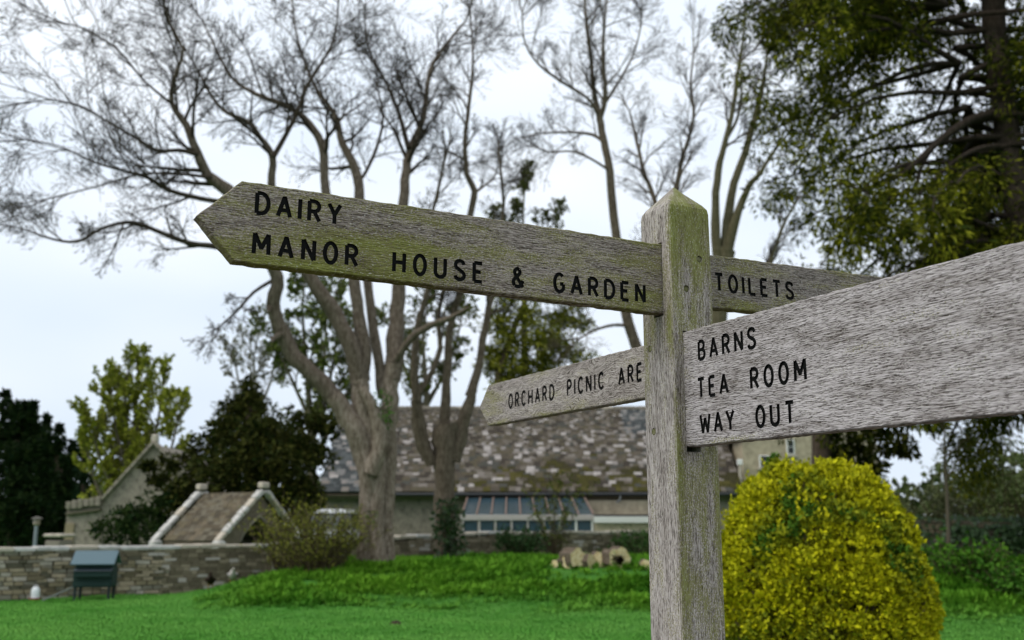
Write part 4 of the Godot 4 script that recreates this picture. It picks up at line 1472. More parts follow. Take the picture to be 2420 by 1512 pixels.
	for s in [-1, 1]:
		for q in [-1.2, 1.2]:
			g3 = Geo.new()
			g3.tube(PackedVector3Array([Vector3(s * 0.62, 0.31, q), Vector3(s * 0.82, 0.31, q)]), PackedFloat32Array([0.31, 0.31]), 14, true)
			part("wheel", g3.mesh(), paint(0.015, 0.015, 0.015, 0.8), root)


func hen(u: float, d: float, turn: float, c0: Color, c1: Color, label: String) -> void:
	var p := Vector3((u - 1210) / FOCAL * d, 0, -d)
	p.y = gy(p.x, p.z)
	var root := thing("hen", label, "hen", p, turn)
	# one continuous body: rings swept from tail to beak along x
	var g := Geo.new()
	g.col = c0
	var spine := [[-0.20, 0.33, 0.008], [-0.17, 0.30, 0.035], [-0.12, 0.25, 0.062], [-0.05, 0.215, 0.088], [0.03, 0.205, 0.092], [0.09, 0.225, 0.075], [0.125, 0.27, 0.048], [0.14, 0.315, 0.033], [0.15, 0.345, 0.034], [0.17, 0.36, 0.030], [0.19, 0.358, 0.016], [0.215, 0.35, 0.003]]
	var pts := PackedVector3Array()
	var rad := PackedFloat32Array()
	for s in spine:
		pts.append(Vector3(s[0], s[1], 0))
		rad.append(s[2])
	g.tube(pts, rad, 12, true)
	var mat := leafy(0.8)
	part("body", g.mesh(), mat, root)
	for s in [-1, 1]:
		g = Geo.new()
		g.col = c1
		g.tube(PackedVector3Array([Vector3(-0.15, 0.25, s * 0.055), Vector3(-0.06, 0.235, s * 0.082), Vector3(0.04, 0.225, s * 0.085), Vector3(0.08, 0.23, s * 0.07)]), PackedFloat32Array([0.006, 0.036, 0.042, 0.010]), 8, true)
		part("wing", g.mesh(), mat, root)
		g = Geo.new()
		g.col = Color(0.30, 0.19, 0.05)
		g.tube(PackedVector3Array([Vector3(0.0, 0.14, s * 0.04), Vector3(-0.012, 0.08, s * 0.042), Vector3(0.0, 0.008, s * 0.042)]), PackedFloat32Array([0.016, 0.008, 0.007]), 6)
		for a in [-0.5, 0.0, 0.5, PI]:
			g.tube(PackedVector3Array([Vector3(0, 0.008, s * 0.042), Vector3(0.045 * cos(a), 0.004, s * 0.042 + 0.045 * sin(a))]), PackedFloat32Array([0.006, 0.003]), 5)
		part("leg", g.mesh(), mat, root)
	g = Geo.new()
	g.col = Color(0.35, 0.02, 0.02)
	for k in 4:
		g.leaf(Vector3(0.135 + k * 0.014, 0.372, 0), Vector3(-0.006, 0.034 - absf(k - 1.5) * 0.006, 0), Vector3(0.010, 0, 0.002))
	g.leaf(Vector3(0.178, 0.342, 0.006), Vector3(0.004, -0.03, 0), Vector3(0.009, 0, 0.002))
	part("comb", g.mesh(), mat, root)


# ------------------------------------------------------------------ trees and shrubs
func perp(d: Vector3) -> Vector3:
	var q := Vector3(rng.randf_range(-1, 1), rng.randf_range(-1, 1), rng.randf_range(-1, 1))
	q = q - d * q.dot(d)
	return q.normalized() if q.length() > 0.05 else d.cross(Vector3(0.7, 0.1, 0.7)).normalized()


func ball() -> Vector3:
	while true:
		var q := Vector3(rng.randf_range(-1, 1), rng.randf_range(-1, 1), rng.randf_range(-1, 1))
		var l := q.length_squared()
		if l < 1.0 and l > 0.01:
			return q / sqrt(l)
	return Vector3.UP


# one shoot and everything that grows from it; thick wood goes to gb, twigs to gt, buds or leaves to gl
func sprout(gb: Geo, gt: Geo, gl: Geo, p: Vector3, d: Vector3, len: float, r: float, lvl: int, o: Dictionary) -> void:
	var last: int = o.last
	var n: int = 6 if lvl <= 1 else (4 if lvl == 2 else (3 if lvl == 3 else 2))
	var pts := PackedVector3Array([p])
	var rad := PackedFloat32Array([r])
	var dirs := [d]
	var st := len / n
	for k in n:
		d = (d + perp(d) * rng.randf() * o.gnarl + Vector3(0, o.up, 0)).normalized()
		p += d * st
		pts.append(p)
		rad.append(maxf(r * (1.0 - 0.72 * (k + 1) / n), o.thin))
		dirs.append(d)
	if lvl <= 1:
		gb.tube(pts, rad, 6 if lvl == 0 else 5)
	else:
		gt.tube(pts, rad, 4 if lvl == 2 else 3)
	if lvl >= last:
		if gl != null:
			for k in o.leaves:
				var t := rng.randf()
				var q: Vector3 = pts[0].lerp(pts[n], t)
				gl.col = o.c0.lerp(o.c1, rng.randf())
				var ld = (d + perp(d) * 1.1).normalized() * o.leaf * rng.randf_range(0.7, 1.3)
				gl.leaf(q, ld, perp(ld.normalized()) * ld.length() * o.fat)
		return
	var kids: int = o.kids[lvl]
	for k in kids:
		var t := lerpf(o.bare, 1.0, (k + rng.randf()) / kids)
		var seg := clampi(int(t * n), 0, n - 1)
		var w := t * n - seg
		var q := pts[seg].lerp(pts[seg + 1], clampf(w, 0, 1))
		var base: Vector3 = dirs[seg + 1]
		var nd: Vector3 = (base + perp(base) * o.spread * rng.randf_range(0.6, 1.25)).normalized()
		sprout(gb, gt, gl, q, nd, len * o.ratio * rng.randf_range(0.65, 1.2) * (1.15 - 0.55 * t), maxf(rad[seg] * 0.55, o.thin), lvl + 1, o)


# a limb traced as [u, v, radius in px] at a distance that drifts; returns its world points
func limb(g: Geo, trace: Array, d0: float, d1: float, sides: int, wob: float) -> Array:
	var pts := PackedVector3Array()
	var rad := PackedFloat32Array()
	var n := trace.size()
	var fine := 3
	for k in n - 1:
		for s in fine:
			var t := s / float(fine)
			var a: Array = trace[maxi(k - 1, 0)]
			var b: Array = trace[k]
			var c: Array = trace[k + 1]
			var e: Array = trace[mini(k + 2, n - 1)]
			var q := Vector2(b[0], b[1]).cubic_interpolate(Vector2(c[0], c[1]), Vector2(a[0], a[1]), Vector2(e[0], e[1]), t)
			var dd := lerpf(d0, d1, (k + t) / (n - 1))
			pts.append(at(q.x, q.y, dd))
			rad.append(lerpf(b[2], c[2], t) * dd / FOCAL)
	var z: Array = trace[n - 1]
	pts.append(at(z[0], z[1], d1))
	rad.append(z[2] * d1 / FOCAL)
	if wob > 0.0:
		for k in range(1, pts.size() - 1):
			pts[k] += perp(Vector3.UP) * rad[k] * 0.12
	g.tube(pts, rad, sides, true, wob, rng)
	return [pts, rad]


func dress(gb: Geo, gt: Geo, gl: Geo, got: Array, from: float, every: float, len: float, o: Dictionary) -> void:
	var pts: PackedVector3Array = got[0]
	var rad: PackedFloat32Array = got[1]
	var n := pts.size()
	var run := 0.0
	for k in range(int(n * from), n - 1):
		run += pts[k].distance_to(pts[k + 1])
		while run > every:
			run -= every
			var d := (pts[k + 1] - pts[k]).normalized()
			var nd := (d * 0.8 + perp(d) * rng.randf_range(0.6, 1.3) + Vector3(0, 0.12, 0)).normalized()
			sprout(gb, gt, gl, pts[k].lerp(pts[k + 1], rng.randf()), nd, len * rng.randf_range(0.5, 1.25), rad[k] * 0.45 + 0.004, 1, o)
	var e := (pts[n - 1] - pts[n - 2]).normalized()
	for k in 2:
		sprout(gb, gt, gl, pts[n - 1], (e + perp(e) * 0.3).normalized(), len, rad[n - 1], 1, o)


func bark_mat(sd: int, lo: Color, mid: Color, hi: Color) -> StandardMaterial3D:
	var t := ramp_tex(sd, 0.02, [[0, lo.r, lo.g, lo.b], [0.42, mid.r, mid.g, mid.b], [0.62, (mid.r + hi.r) / 2, (mid.g + hi.g) / 2, (mid.b + hi.b) / 2], [1, hi.r, hi.g, hi.b]], 256, 4, 0.05)
	return textured(t, Vector3(2.4, 0.55, 2.4), 0.95, t, 2.0, true)


# leaves scattered through an egg-shaped clump, tips outwards
func clump(g: Geo, c: Vector3, rad: Vector3, n: int, size: float, fat: float, c0: Color, c1: Color, droop: float, inner := 0.35) -> void:
	for k in n:
		var u := ball()
		var q := c + u * rad * lerpf(inner, 1.0, sqrt(rng.randf()))
		var d := (u + perp(u) * rng.randf_range(0.2, 1.0) + Vector3(0, -droop, 0)).normalized()
		g.col = c0.lerp(c1, rng.randf())
		var l := size * rng.randf_range(0.6, 1.3)
		g.leaf(q, d * l, perp(d) * l * fat)


func wooden(root: Node3D, called: String, g: Geo, mat: Material) -> void:
	if g.v.size():
		var o := part(called, g.mesh(), mat, root)
		o.position = -root.position


func tree_root(called: String, label: String, u: float, d: float, category := "tree", group := "") -> Node3D:
	var x := (u - 1210) / FOCAL * d
	return thing(called, label, category, Vector3(x, gy(x, -d), -d), 0.0, group)


func build_bare_trees() -> void:
	var bark := bark_mat(201, Color(0.03, 0.021, 0.014), Color(0.145, 0.112, 0.083), Color(0.40, 0.34, 0.28))
	var twig := paint(0.036, 0.029, 0.022, 0.95)
	var bud := leafy(0.8)
	var o := {last = 4, gnarl = 0.29, up = 0.03, thin = 0.0046, kids = [8, 6, 5, 2], bare = 0.12, spread = 0.75, ratio = 0.68, leaves = 1, leaf = 0.05, fat = 0.32, c0 = Color(0.035, 0.03, 0.015), c1 = Color(0.09, 0.075, 0.025)}
	# the big many-stemmed tree
	var root := tree_root("bare_tree", "large bare tree with pale twisted forking trunk behind the DAIRY board", 888, 25.0)
	var gb := Geo.new()
	var gt := Geo.new()
	var gl := Geo.new()
	var tg := Geo.new()
	limb(tg, [[868, 1362, 36.1], [866, 1320, 23.0], [870, 1250, 19.7], [872, 1170, 21.3], [868, 1100, 24.6], [852, 1040, 27.1], [820, 985, 24.6], [790, 938, 19.7]], 25.0, 24.7, 14, 0.10)
	limb(tg, [[896, 1362, 31.2], [892, 1310, 19.7], [890, 1230, 18.9], [888, 1150, 20.5], [882, 1070, 25.4], [866, 1000, 27.1], [852, 950, 23.0], [850, 900, 20.5]], 24.8, 25.0, 14, 0.10)
	limb(tg, [[922, 1362, 24.6], [914, 1310, 18.0], [912, 1230, 17.2], [916, 1150, 17.2], [920, 1070, 18.9], [918, 990, 20.5], [922, 920, 20.5], [930, 860, 18.0]], 25.1, 25.4, 14, 0.10)
	limb(tg, [[876, 1120, 18], [900, 1040, 20], [880, 960, 14], [856, 920, 12]], 24.6, 24.7, 10, 0.12)
	var ug := Geo.new()
	var la := limb(ug, [[800, 950, 22], [735, 880, 21], [690, 835, 20], [660, 770, 18], [645, 715, 17], [655, 655, 16], [625, 590, 16], [580, 510, 17], [537, 450, 17], [490, 412, 13], [465, 360, 11], [440, 295, 9], [405, 240, 6], [415, 175, 5], [432, 118, 4], [400, 50, 3], [380, -30, 2]], 24.8, 22.6, 10, 0.07)
	limb(ug, [[655, 735, 9], [640, 722, 8], [634, 738, 3]], 24.3, 24.1, 7, 0.1)
	limb(ug, [[665, 790, 9], [648, 800, 7], [642, 808, 3]], 24.3, 24.1, 7, 0.1)
	var lb := limb(ug, [[850, 920, 20], [835, 830, 21], [790, 740, 20], [745, 672, 17], [700, 600, 13], [660, 510, 11], [642, 435, 10], [645, 370, 9], [615, 325, 7], [590, 290, 6], [540, 268, 5], [505, 235, 4], [470, 170, 3], [440, 120, 2]], 25.0, 23.6, 9, 0.07)
	var lb2 := limb(gb, [[645, 372, 7], [700, 270, 5], [722, 210, 5], [752, 160, 4], [790, 90, 3], [800, -10, 2]], 23.9, 24.6, 7, 0.05)
	var lc := limb(ug, [[856, 900, 20], [858, 830, 19], [845, 740, 15], [835, 655, 14], [800, 560, 12], [770, 455, 11], [765, 365, 11], [750, 320, 10], [720, 280, 8], [675, 250, 7], [600, 220, 5], [550, 185, 4], [520, 135, 3], [480, 50, 2]], 25.1, 25.6, 9, 0.07)
	var ld := limb(ug, [[905, 940, 13], [890, 820, 12], [872, 700, 11], [862, 600, 11], [850, 470, 13], [840, 400, 12], [810, 340, 9], [795, 280, 7], [770, 240, 5], [740, 195, 4], [705, 100, 3], [690, 0, 2]], 25.4, 26.8, 9, 0.07)
	var ld2 := limb(gb, [[846, 430, 5], [865, 405, 4], [890, 350, 4], [905, 280, 3], [890, 200, 2]], 26.0, 27.0, 6, 0.05)
	var le := limb(ug, [[926, 900, 22], [935, 800, 21], [938, 740, 19], [944, 620, 15], [953, 485, 13], [960, 400, 11], [972, 345, 10], [1000, 280, 7], [1016, 170, 5], [1050, 110, 4], [1100, 50, 2]], 25.4, 27.4, 9, 0.07)
	var le2 := limb(gb, [[966, 350, 7], [940, 260, 5], [910, 190, 4], [870, 110, 3], [860, 20, 2]], 26.4, 27.6, 7, 0.05)
	limb(ug, [[936, 850, 9], [970, 800, 9], [1020, 768, 8], [1062, 752, 7], [1108, 726, 3]], 25.3, 24.6, 8, 0.06)
	var a2 := limb(gb, [[468, 365, 7], [425, 355, 6], [370, 355, 5], [320, 325, 4], [250, 285, 3], [190, 250, 3], [120, 235, 2]], 23.0, 21.6, 6, 0.05)
	var a3 := limb(gb, [[545, 480, 8], [480, 470, 7], [400, 450, 6], [350, 420, 5], [280, 400, 4], [215, 380, 3], [140, 345, 2], [60, 330, 2]], 23.4, 22.2, 6, 0.05)
	var a4 := limb(gb, [[620, 600, 10], [560, 592, 9], [510, 582, 8], [450, 575, 7], [380, 550, 6], [345, 535, 6], [300, 525, 5], [240, 540, 4], [185, 570, 4], [125, 565, 3], [50, 540, 2], [-30, 525, 2]], 23.8, 21.5, 6, 0.05)
	var a5 := limb(gb, [[500, 420, 5], [420, 410, 4], [330, 412, 3], [230, 440, 2], [110, 470, 2]], 23.2, 24.4, 6, 0.05)
	var a6 := limb(gb, [[648, 660, 5], [600, 690, 4], [560, 735, 3], [520, 770, 2]], 24.2, 23.0, 6, 0.05)
	var a7 := limb(gb, [[405, 245, 4], [340, 190, 3], [270, 110, 3], [180, 60, 2]], 22.8, 22.0, 6, 0.05)
	for l in [[la, 0.5, 0.38, 1.75], [lb, 0.5, 0.38, 1.7], [lb2, 0.1, 0.36, 1.6], [lc, 0.42, 0.38, 1.75], [ld, 0.42, 0.38, 1.6], [ld2, 0.1, 0.4, 1.3], [le, 0.42, 0.38, 1.7], [le2, 0.1, 0.38, 1.5], [a2, 0.1, 0.34, 1.5], [a3, 0.1, 0.36, 1.45], [a4, 0.15, 0.40, 1.15], [a5, 0.1, 0.36, 1.2], [a6, 0.2, 0.45, 0.8], [a7, 0.1, 0.34, 1.5]]:
		dress(gb, gt, gl, l[0], l[1], l[2], l[3], o)
	wooden(root, "trunk", tg, bark)
	wooden(root, "limbs", ug, bark_mat(206, Color(0.024, 0.018, 0.012), Color(0.095, 0.073, 0.053), Color(0.25, 0.205, 0.165)))
	wooden(root, "branches", gb, bark_mat(202, Color(0.018, 0.014, 0.010), Color(0.045, 0.034, 0.025), Color(0.09, 0.073, 0.055)))
	wooden(root, "twigs", gt, twig)
	wooden(root, "buds", gl, bud)
	var sh := Geo.new()
	clump(sh, at(902, 972, 24.7), Vector3(0.28, 0.5, 0.2), 260, 0.12, 0.16, Color(0.03, 0.09, 0.01), Color(0.07, 0.16, 0.02), 0.1)
	wooden(root, "shoots", sh, leafy(0.7, 0.1))
	sh = Geo.new()
	clump(sh, at(880, 1215, 24.7), Vector3(0.10, 0.14, 0.1), 40, 0.09, 0.3, Color(0.04, 0.10, 0.01), Color(0.09, 0.17, 0.02), 0.1)
	wooden(root, "shoots", sh, leafy(0.7, 0.1))

	var dark := bark_mat(203, Color(0.026, 0.02, 0.014), Color(0.09, 0.07, 0.05), Color(0.22, 0.18, 0.135))
	# the squat pollard behind it
	root = tree_root("pollard_tree", "squat brown many-stemmed bare tree in front of the barn roof", 1058, 27.5)
	gb = Geo.new(); gt = Geo.new(); gl = Geo.new(); tg = Geo.new()
	limb(tg, [[1060, 1318, 33.1], [1056, 1280, 25.9], [1052, 1200, 23.8], [1050, 1120, 23.8], [1052, 1040, 28.8], [1056, 1000, 27.4]], 27.5, 27.6, 12, 0.14)
	limb(tg, [[1020, 1100, 14.4], [995, 1030, 17.3], [985, 975, 15.8], [984, 940, 10.1]], 27.5, 27.3, 9, 0.14)
	limb(tg, [[1075, 1090, 15.8], [1092, 1010, 17.3], [1108, 960, 14.4], [1118, 920, 10.1]], 27.6, 27.8, 9, 0.14)
	var t1 := limb(tg, [[1050, 1010, 15], [1056, 900, 10], [1064, 780, 9], [1098, 640, 8], [1112, 508, 8], [1121, 450, 8], [1104, 412, 7], [1099, 333, 6], [1108, 252, 5], [1118, 140, 3], [1110, 20, 2]], 27.6, 28.2, 7, 0.1)
	var t2 := limb(tg, [[984, 950, 12], [979, 860, 9], [990, 760, 8], [1018, 650, 6], [1010, 560, 5], [1030, 470, 4], [1050, 380, 3]], 27.3, 26.9, 7, 0.1)
	var t3 := limb(tg, [[1112, 935, 13], [1128, 880, 10], [1142, 800, 9], [1162, 690, 8], [1176, 590, 6], [1190, 480, 4], [1180, 380, 3]], 27.8, 29.0, 7, 0.1)
	var t4 := limb(tg, [[985, 935, 8], [1020, 880, 7], [1040, 820, 6], [1036, 740, 5], [1060, 640, 4]], 27.3, 28.0, 7, 0.1)
	for l in [[t1, 0.45, 0.40, 1.3], [t2, 0.35, 0.45, 1.1], [t3, 0.4, 0.45, 1.1], [t4, 0.4, 0.5, 1.0]]:
		dress(gb, gt, gl, l[0], l[1], l[2], l[3], o)
	wooden(root, "trunk", tg, dark)
	wooden(root, "branches", gb, dark)
	wooden(root, "twigs", gt, twig)
	wooden(root, "buds", gl, bud)
	sh = Geo.new()
	for k in 30:
		clump(sh, at(rng.randf_range(1040, 1090), rng.randf_range(1190, 1310), 27.0), Vector3(0.22, 0.22, 0.15), 22, 0.11, 0.42, Color(0.012, 0.035, 0.010), Color(0.04, 0.08, 0.02), 0.2)
	wooden(root, "ivy", sh, leafy(0.5, 0.0, 0.4))

	# the slim ash
	o.kids = [8, 6, 5, 2]
	root = tree_root("ash_tree", "tall slim dark-stemmed bare tree rising behind the GARDEN end", 1571, 32.0)
	gb = Geo.new(); gt = Geo.new(); gl = Geo.new(); tg = Geo.new()
	limb(tg, [[1572, 1300, 24], [1568, 1200, 17], [1560, 1060, 15], [1545, 950, 14], [1512, 850, 14], [1486, 765, 13], [1468, 660, 12], [1457, 565, 11], [1441, 405, 10], [1427, 333, 9], [1417, 279, 9]], 32.0, 32.0, 9, 0.05)
	t1 = limb(tg, [[1417, 282, 8], [1405, 216, 6], [1396, 135, 5], [1384, 30, 4], [1378, -80, 2]], 32.0, 32.8, 7, 0.05)
	t2 = limb(tg, [[1418, 280, 7], [1431, 225, 6], [1425, 135, 5], [1430, 40, 3], [1440, -60, 2]], 32.0, 31.0, 7, 0.05)
	t3 = limb(gb, [[1414, 275, 5], [1391, 234, 4], [1328, 193, 4], [1274, 153, 3], [1240, 99, 2], [1234, 30, 2]], 32.0, 30.6, 6, 0.05)
	t4 = limb(gb, [[1428, 338, 4], [1400, 318, 4], [1340, 312, 3], [1270, 316, 2], [1220, 330, 1]], 32.0, 33.4, 6, 0.05)
	var t5 := limb(gb, [[1440, 402, 4], [1405, 380, 3], [1360, 358, 3], [1300, 360, 2]], 32.0, 31.0, 6, 0.05)
	var t6 := limb(gb, [[1432, 240, 4], [1470, 180, 3], [1500, 120, 2], [1515, 60, 2]], 31.8, 32.6, 6, 0.05)
	var lowb := Geo.new()
	var t7 := limb(lowb, [[1484, 770, 5], [1450, 768, 4], [1405, 780, 3], [1370, 800, 2]], 32.0, 31.0, 6, 0.05)
	for l in [[t1, 0.05, 0.5, 1.5], [t2, 0.05, 0.5, 1.5], [t3, 0.1, 0.42, 1.5], [t4, 0.1, 0.45, 1.4], [t5, 0.2, 0.45, 1.2], [t6, 0.2, 0.5, 1.1]]:
		dress(gb, gt, gl, l[0], l[1], l[2], l[3], o)
	dress(lowb, lowb, null, t7, 0.3, 0.5, 1.0, o)
	wooden(root, "low_branch", lowb, dark)
	wooden(root, "trunk", tg, dark)
	wooden(root, "branches", gb, dark)
	wooden(root, "twigs", gt, twig)
	wooden(root, "buds", gl, bud)

	# the mossy coppice right of the post
	root = tree_root("coppiced_tree", "bare coppiced tree with several mossy stems above the TOILETS board", 1634, 33.0)
	gb = Geo.new(); gt = Geo.new(); gl = Geo.new(); tg = Geo.new()
	limb(tg, [[1630, 1300, 40], [1634, 1200, 30], [1650, 1000, 27], [1682, 820, 26], [1706, 670, 25], [1716, 590, 24]], 33.0, 33.0, 10, 0.07)
	t1 = limb(tg, [[1702, 700, 16], [1692, 560, 12], [1690, 480, 10], [1697, 405, 9], [1712, 340, 7], [1733, 252, 6], [1742, 180, 5], [1756, 90, 3], [1760, 20, 2]], 33.0, 32.0, 8, 0.06)
	t2 = limb(tg, [[1714, 610, 17], [1726, 470, 11], [1760, 360, 9], [1796, 234, 7], [1810, 150, 4], [1816, 60, 2]], 33.0, 34.0, 8, 0.06)
	t3 = limb(tg, [[1718, 600, 15], [1745, 500, 10], [1770, 440, 8], [1797, 408, 6], [1826, 362, 4], [1860, 320, 2]], 33.0, 32.0, 8, 0.06)
	t4 = limb(tg, [[1716, 330, 4], [1738, 290, 4], [1752, 235, 3], [1750, 150, 2]], 32.4, 33.0, 6, 0.05)
	t5 = limb(tg, [[1812, 640, 5], [1830, 590, 5], [1852, 530, 4], [1880, 480, 3]], 34.0, 34.4, 6, 0.05)
	t6 = limb(tg, [[1704, 730, 7], [1770, 690, 6], [1812, 640, 5]], 33.2, 34.0, 6, 0.05)
	for l in [[t1, 0.4, 0.55, 1.2], [t2, 0.4, 0.55, 1.2], [t3, 0.4, 0.5, 1.1], [t4, 0.2, 0.5, 1.0], [t5, 0.1, 0.4, 1.1], [t6, 0.5, 0.5, 1.0]]:
		gb = Geo.new()
		dress(gb, gt, gl, l[0], l[1], l[2], l[3], o)
		wooden(root, "branches", gb, dark)
	gb = Geo.new()
	wooden(root, "trunk", tg, bark_mat(204, Color(0.035, 0.03, 0.014), Color(0.095, 0.085, 0.045), Color(0.19, 0.165, 0.11)))
	wooden(root, "branches", gb, dark)
	wooden(root, "twigs", gt, twig)
	wooden(root, "buds", gl, bud)

	# two saplings behind the head of the post
	for s in [[[[1585, 1290, 11], [1580, 1000, 9], [1572, 700, 8], [1560, 540, 7], [1544, 463, 6], [1522, 405, 5], [1504, 330, 4], [1488, 262, 2]], 36.0, "leaning bare sapling just left of the post head", 1585], [[[1604, 1290, 11], [1606, 1000, 9], [1600, 700, 8], [1597, 520, 7], [1600, 440, 7], [1613, 372, 5], [1632, 310, 4], [1640, 262, 4], [1632, 200, 3], [1640, 120, 2]], 35.0, "upright bare sapling just behind the post head", 1604]]:
		root = tree_root("bare_sapling", s[2], s[3], s[1], "tree", "bare saplings behind the post")
		gb = Geo.new(); gt = Geo.new(); gl = Geo.new(); tg = Geo.new()
		var l := limb(tg, s[0], s[1], s[1] + 0.6, 7, 0.05)
		dress(gb, gt, gl, l, 0.35, 0.36, 1.35, o)
		wooden(root, "trunk", tg, dark)
		wooden(root, "branches", gb, dark)
		wooden(root, "twigs", gt, twig)
		wooden(root, "buds", gl, bud)


# a leafy tree drawn from a trunk trace: upright branches and loose spring foliage
func leafy_tree(called: String, label: String, u: float, v_foot: float, d: float, stems: Array, o: Dictionary, every: float, len: float, from: float, bark: Material, leaf_mat: Material, group := "") -> void:
	var root := tree_root(called, label, u, d, "tree", group)
	var gb := Geo.new()
	var gt := Geo.new()
	var gl := Geo.new()
	var tg := Geo.new()
	for s in stems:
		var l := limb(tg, s, d, d + rng.randf_range(-1.5, 1.5), 7, 0.05)
		dress(gb, gt, gl, l, from, every, len, o)
	wooden(root, "trunk", tg, bark)
	wooden(root, "branches", gb, bark)
	wooden(root, "twigs", gt, bark)
	wooden(root, "crown", gl, leaf_mat)


# an evergreen: spires and clumps of dark foliage. blobs: [u, v, ru px, rv px, distance offset]
func evergreen(called: String, label: String, u: float, d: float, blobs: Array, n: int, size: float, fat: float, c0: Color, c1: Color, droop: float, trunk: Array, group := "") -> void:
	var root := tree_root(called, label, u, d, "tree", group)
	var tg := Geo.new()
	limb(tg, trunk, d, d, 8, 0.06)
	wooden(root, "trunk", tg, M.evergreen_bark)
	var g := Geo.new()
	for b in blobs:
		var dd: float = d + b[4]
		var c := at(b[0], b[1], dd)
		var ru: float = b[2] * dd / FOCAL
		var rv: float = b[3] * dd / FOCAL
		var vol := ru * rv
		var k := int(clampf(n * vol, 6, 80))
		for s in k:
			var q := c + ball() * Vector3(ru, rv, ru) * sqrt(rng.randf()) * 0.92
			var cr := rng.randf_range(0.28, 0.55) * minf(1.0, ru)
			clump(g, q, Vector3(cr, cr * 0.8, cr), 46, size, fat, c0, c1, droop)
			# its bough
			if s % 3 == 0:
				tg = Geo.new()
	wooden(root, "crown", g, M.needles)


func build_leafy_trees() -> void:
	M.evergreen_bark = bark_mat(205, Color(0.02, 0.014, 0.010), Color(0.055, 0.04, 0.03), Color(0.12, 0.09, 0.07))
	M.needles = leafy(0.8, 0.0, 0.15)
	var pale_bark := paint(0.11, 0.10, 0.065, 0.95)
	var young := leafy(0.7, 0.18, 0.2)

	# yellow-green tree beyond the church: fans of upright branches
	var o := {last = 3, gnarl = 0.16, up = 0.07, thin = 0.012, kids = [6, 7, 6], bare = 0.05, spread = 0.5, ratio = 0.55, leaves = 7, leaf = 0.17, fat = 0.40, c0 = Color(0.17, 0.20, 0.022), c1 = Color(0.34, 0.37, 0.05)}
	leafy_tree("poplar_tree", "yellow-green tree coming into leaf behind the church gable", 322, 1290, 62.0, [[[322, 1290, 10], [322, 1150, 8], [321, 1050, 6], [322, 960, 4], [325, 890, 2]], [[318, 1200, 6], [295, 1100, 5], [275, 1020, 3], [262, 940, 2]], [[320, 1180, 6], [350, 1080, 5], [372, 1000, 3], [385, 920, 2]], [[312, 1230, 6], [265, 1150, 4], [235, 1080, 3], [218, 1010, 2]], [[330, 1220, 6], [375, 1130, 4], [405, 1060, 3], [418, 1000, 2]], [[310, 1240, 5], [250, 1190, 4], [222, 1130, 3], [210, 1080, 2]], [[320, 1150, 5], [305, 1040, 4], [295, 950, 3], [300, 890, 2]]], o, 0.42, 1.6, 0.06, pale_bark, young)
	# loose greenish trees between yew and bare tree
	o = {last = 3, gnarl = 0.28, up = 0.04, thin = 0.010, kids = [6, 7, 6], bare = 0.1, spread = 0.8, ratio = 0.58, leaves = 2, leaf = 0.20, fat = 0.42, c0 = Color(0.06, 0.09, 0.015), c1 = Color(0.14, 0.17, 0.04)}
	leafy_tree("maple_tree", "thin-leaved light green tree behind the forked pale trunk", 740, 1290, 48.0, [[[740, 1290, 12], [738, 1100, 10], [730, 950, 7], [722, 840, 5], [715, 740, 3], [720, 670, 2]], [[736, 1050, 6], [770, 940, 5], [790, 840, 3], [800, 740, 2]], [[735, 1000, 6], [700, 920, 4], [672, 860, 3], [650, 810, 2]], [[738, 1080, 5], [790, 1000, 4], [830, 920, 3]], [[738, 1040, 5], [760, 900, 4], [770, 780, 3], [765, 700, 2]]], o, 0.45, 1.5, 0.2, pale_bark, young)
	o.leaves = 1
	o.c0 = Color(0.09, 0.09, 0.05)
	o.c1 = Color(0.17, 0.17, 0.09)
	leafy_tree("birch_tree", "pale grey twiggy tree just behind the dark spreading yew", 610, 1290, 56.0, [[[610, 1290, 9], [608, 1050, 7], [602, 930, 5], [600, 840, 2]], [[606, 1000, 5], [570, 920, 3], [556, 860, 2]], [[606, 980, 5], [640, 900, 3], [652, 830, 2]]], o, 0.5, 1.6, 0.3, paint(0.2, 0.19, 0.17, 0.95), young)
	# behind the ORCHARD board and the bare trees
	o.leaves = 2
	o.c0 = Color(0.05, 0.075, 0.012)
	o.c1 = Color(0.12, 0.135, 0.025)
	leafy_tree("thorn_tree", "green-tinged thorn tree behind the squat brown tree", 1010, 1290, 57.0, [[[1010, 1290, 10], [1010, 1050, 8], [1005, 900, 6], [1000, 800, 3], [1010, 720, 2]], [[1008, 980, 5], [960, 880, 4], [930, 780, 2]], [[1008, 960, 5], [1060, 860, 4], [1090, 760, 2]]], o, 0.5, 1.5, 0.25, pale_bark, young)

	# dark evergreens
	var blobs := []
	for yew in [["irish_yew", "tall near-black upright Irish yew with many spires behind the wall", 40.0, [[18, 945, 32], [58, 962, 28], [74, 975, 26], [-20, 935, 40], [40, 970, 40], [92, 1020, 34]], 36.0, 32], ["irish_yew", "lower near-black Irish yew beyond the church aisle next to the spruce", 138.0, [[110, 1005, 28], [140, 1020, 28], [168, 1060, 26], [150, 1090, 34], [122, 1080, 34]], 66.0, 10]]:
		blobs = []
		for s in yew[3]:
			var v: float = s[1]
			while v < 1290:
				blobs.append([s[0] + rng.randf_range(-4, 4), v, s[2] * clampf((v - s[1]) / 110.0 + 0.14, 0.14, 1.0), 24, rng.randf_range(-1.0, 1.0)])
				v += 26
		evergreen(yew[0], yew[1], yew[2], yew[4], blobs, yew[5], 0.20 * yew[4] / 36.0, 0.20, Color(0.008, 0.018, 0.007), Color(0.022, 0.038, 0.012), -0.5, [[yew[2], 1300, 20], [yew[2], 1150, 14], [yew[2], 1040, 6]], "Irish yews behind the wall")
	blobs = []
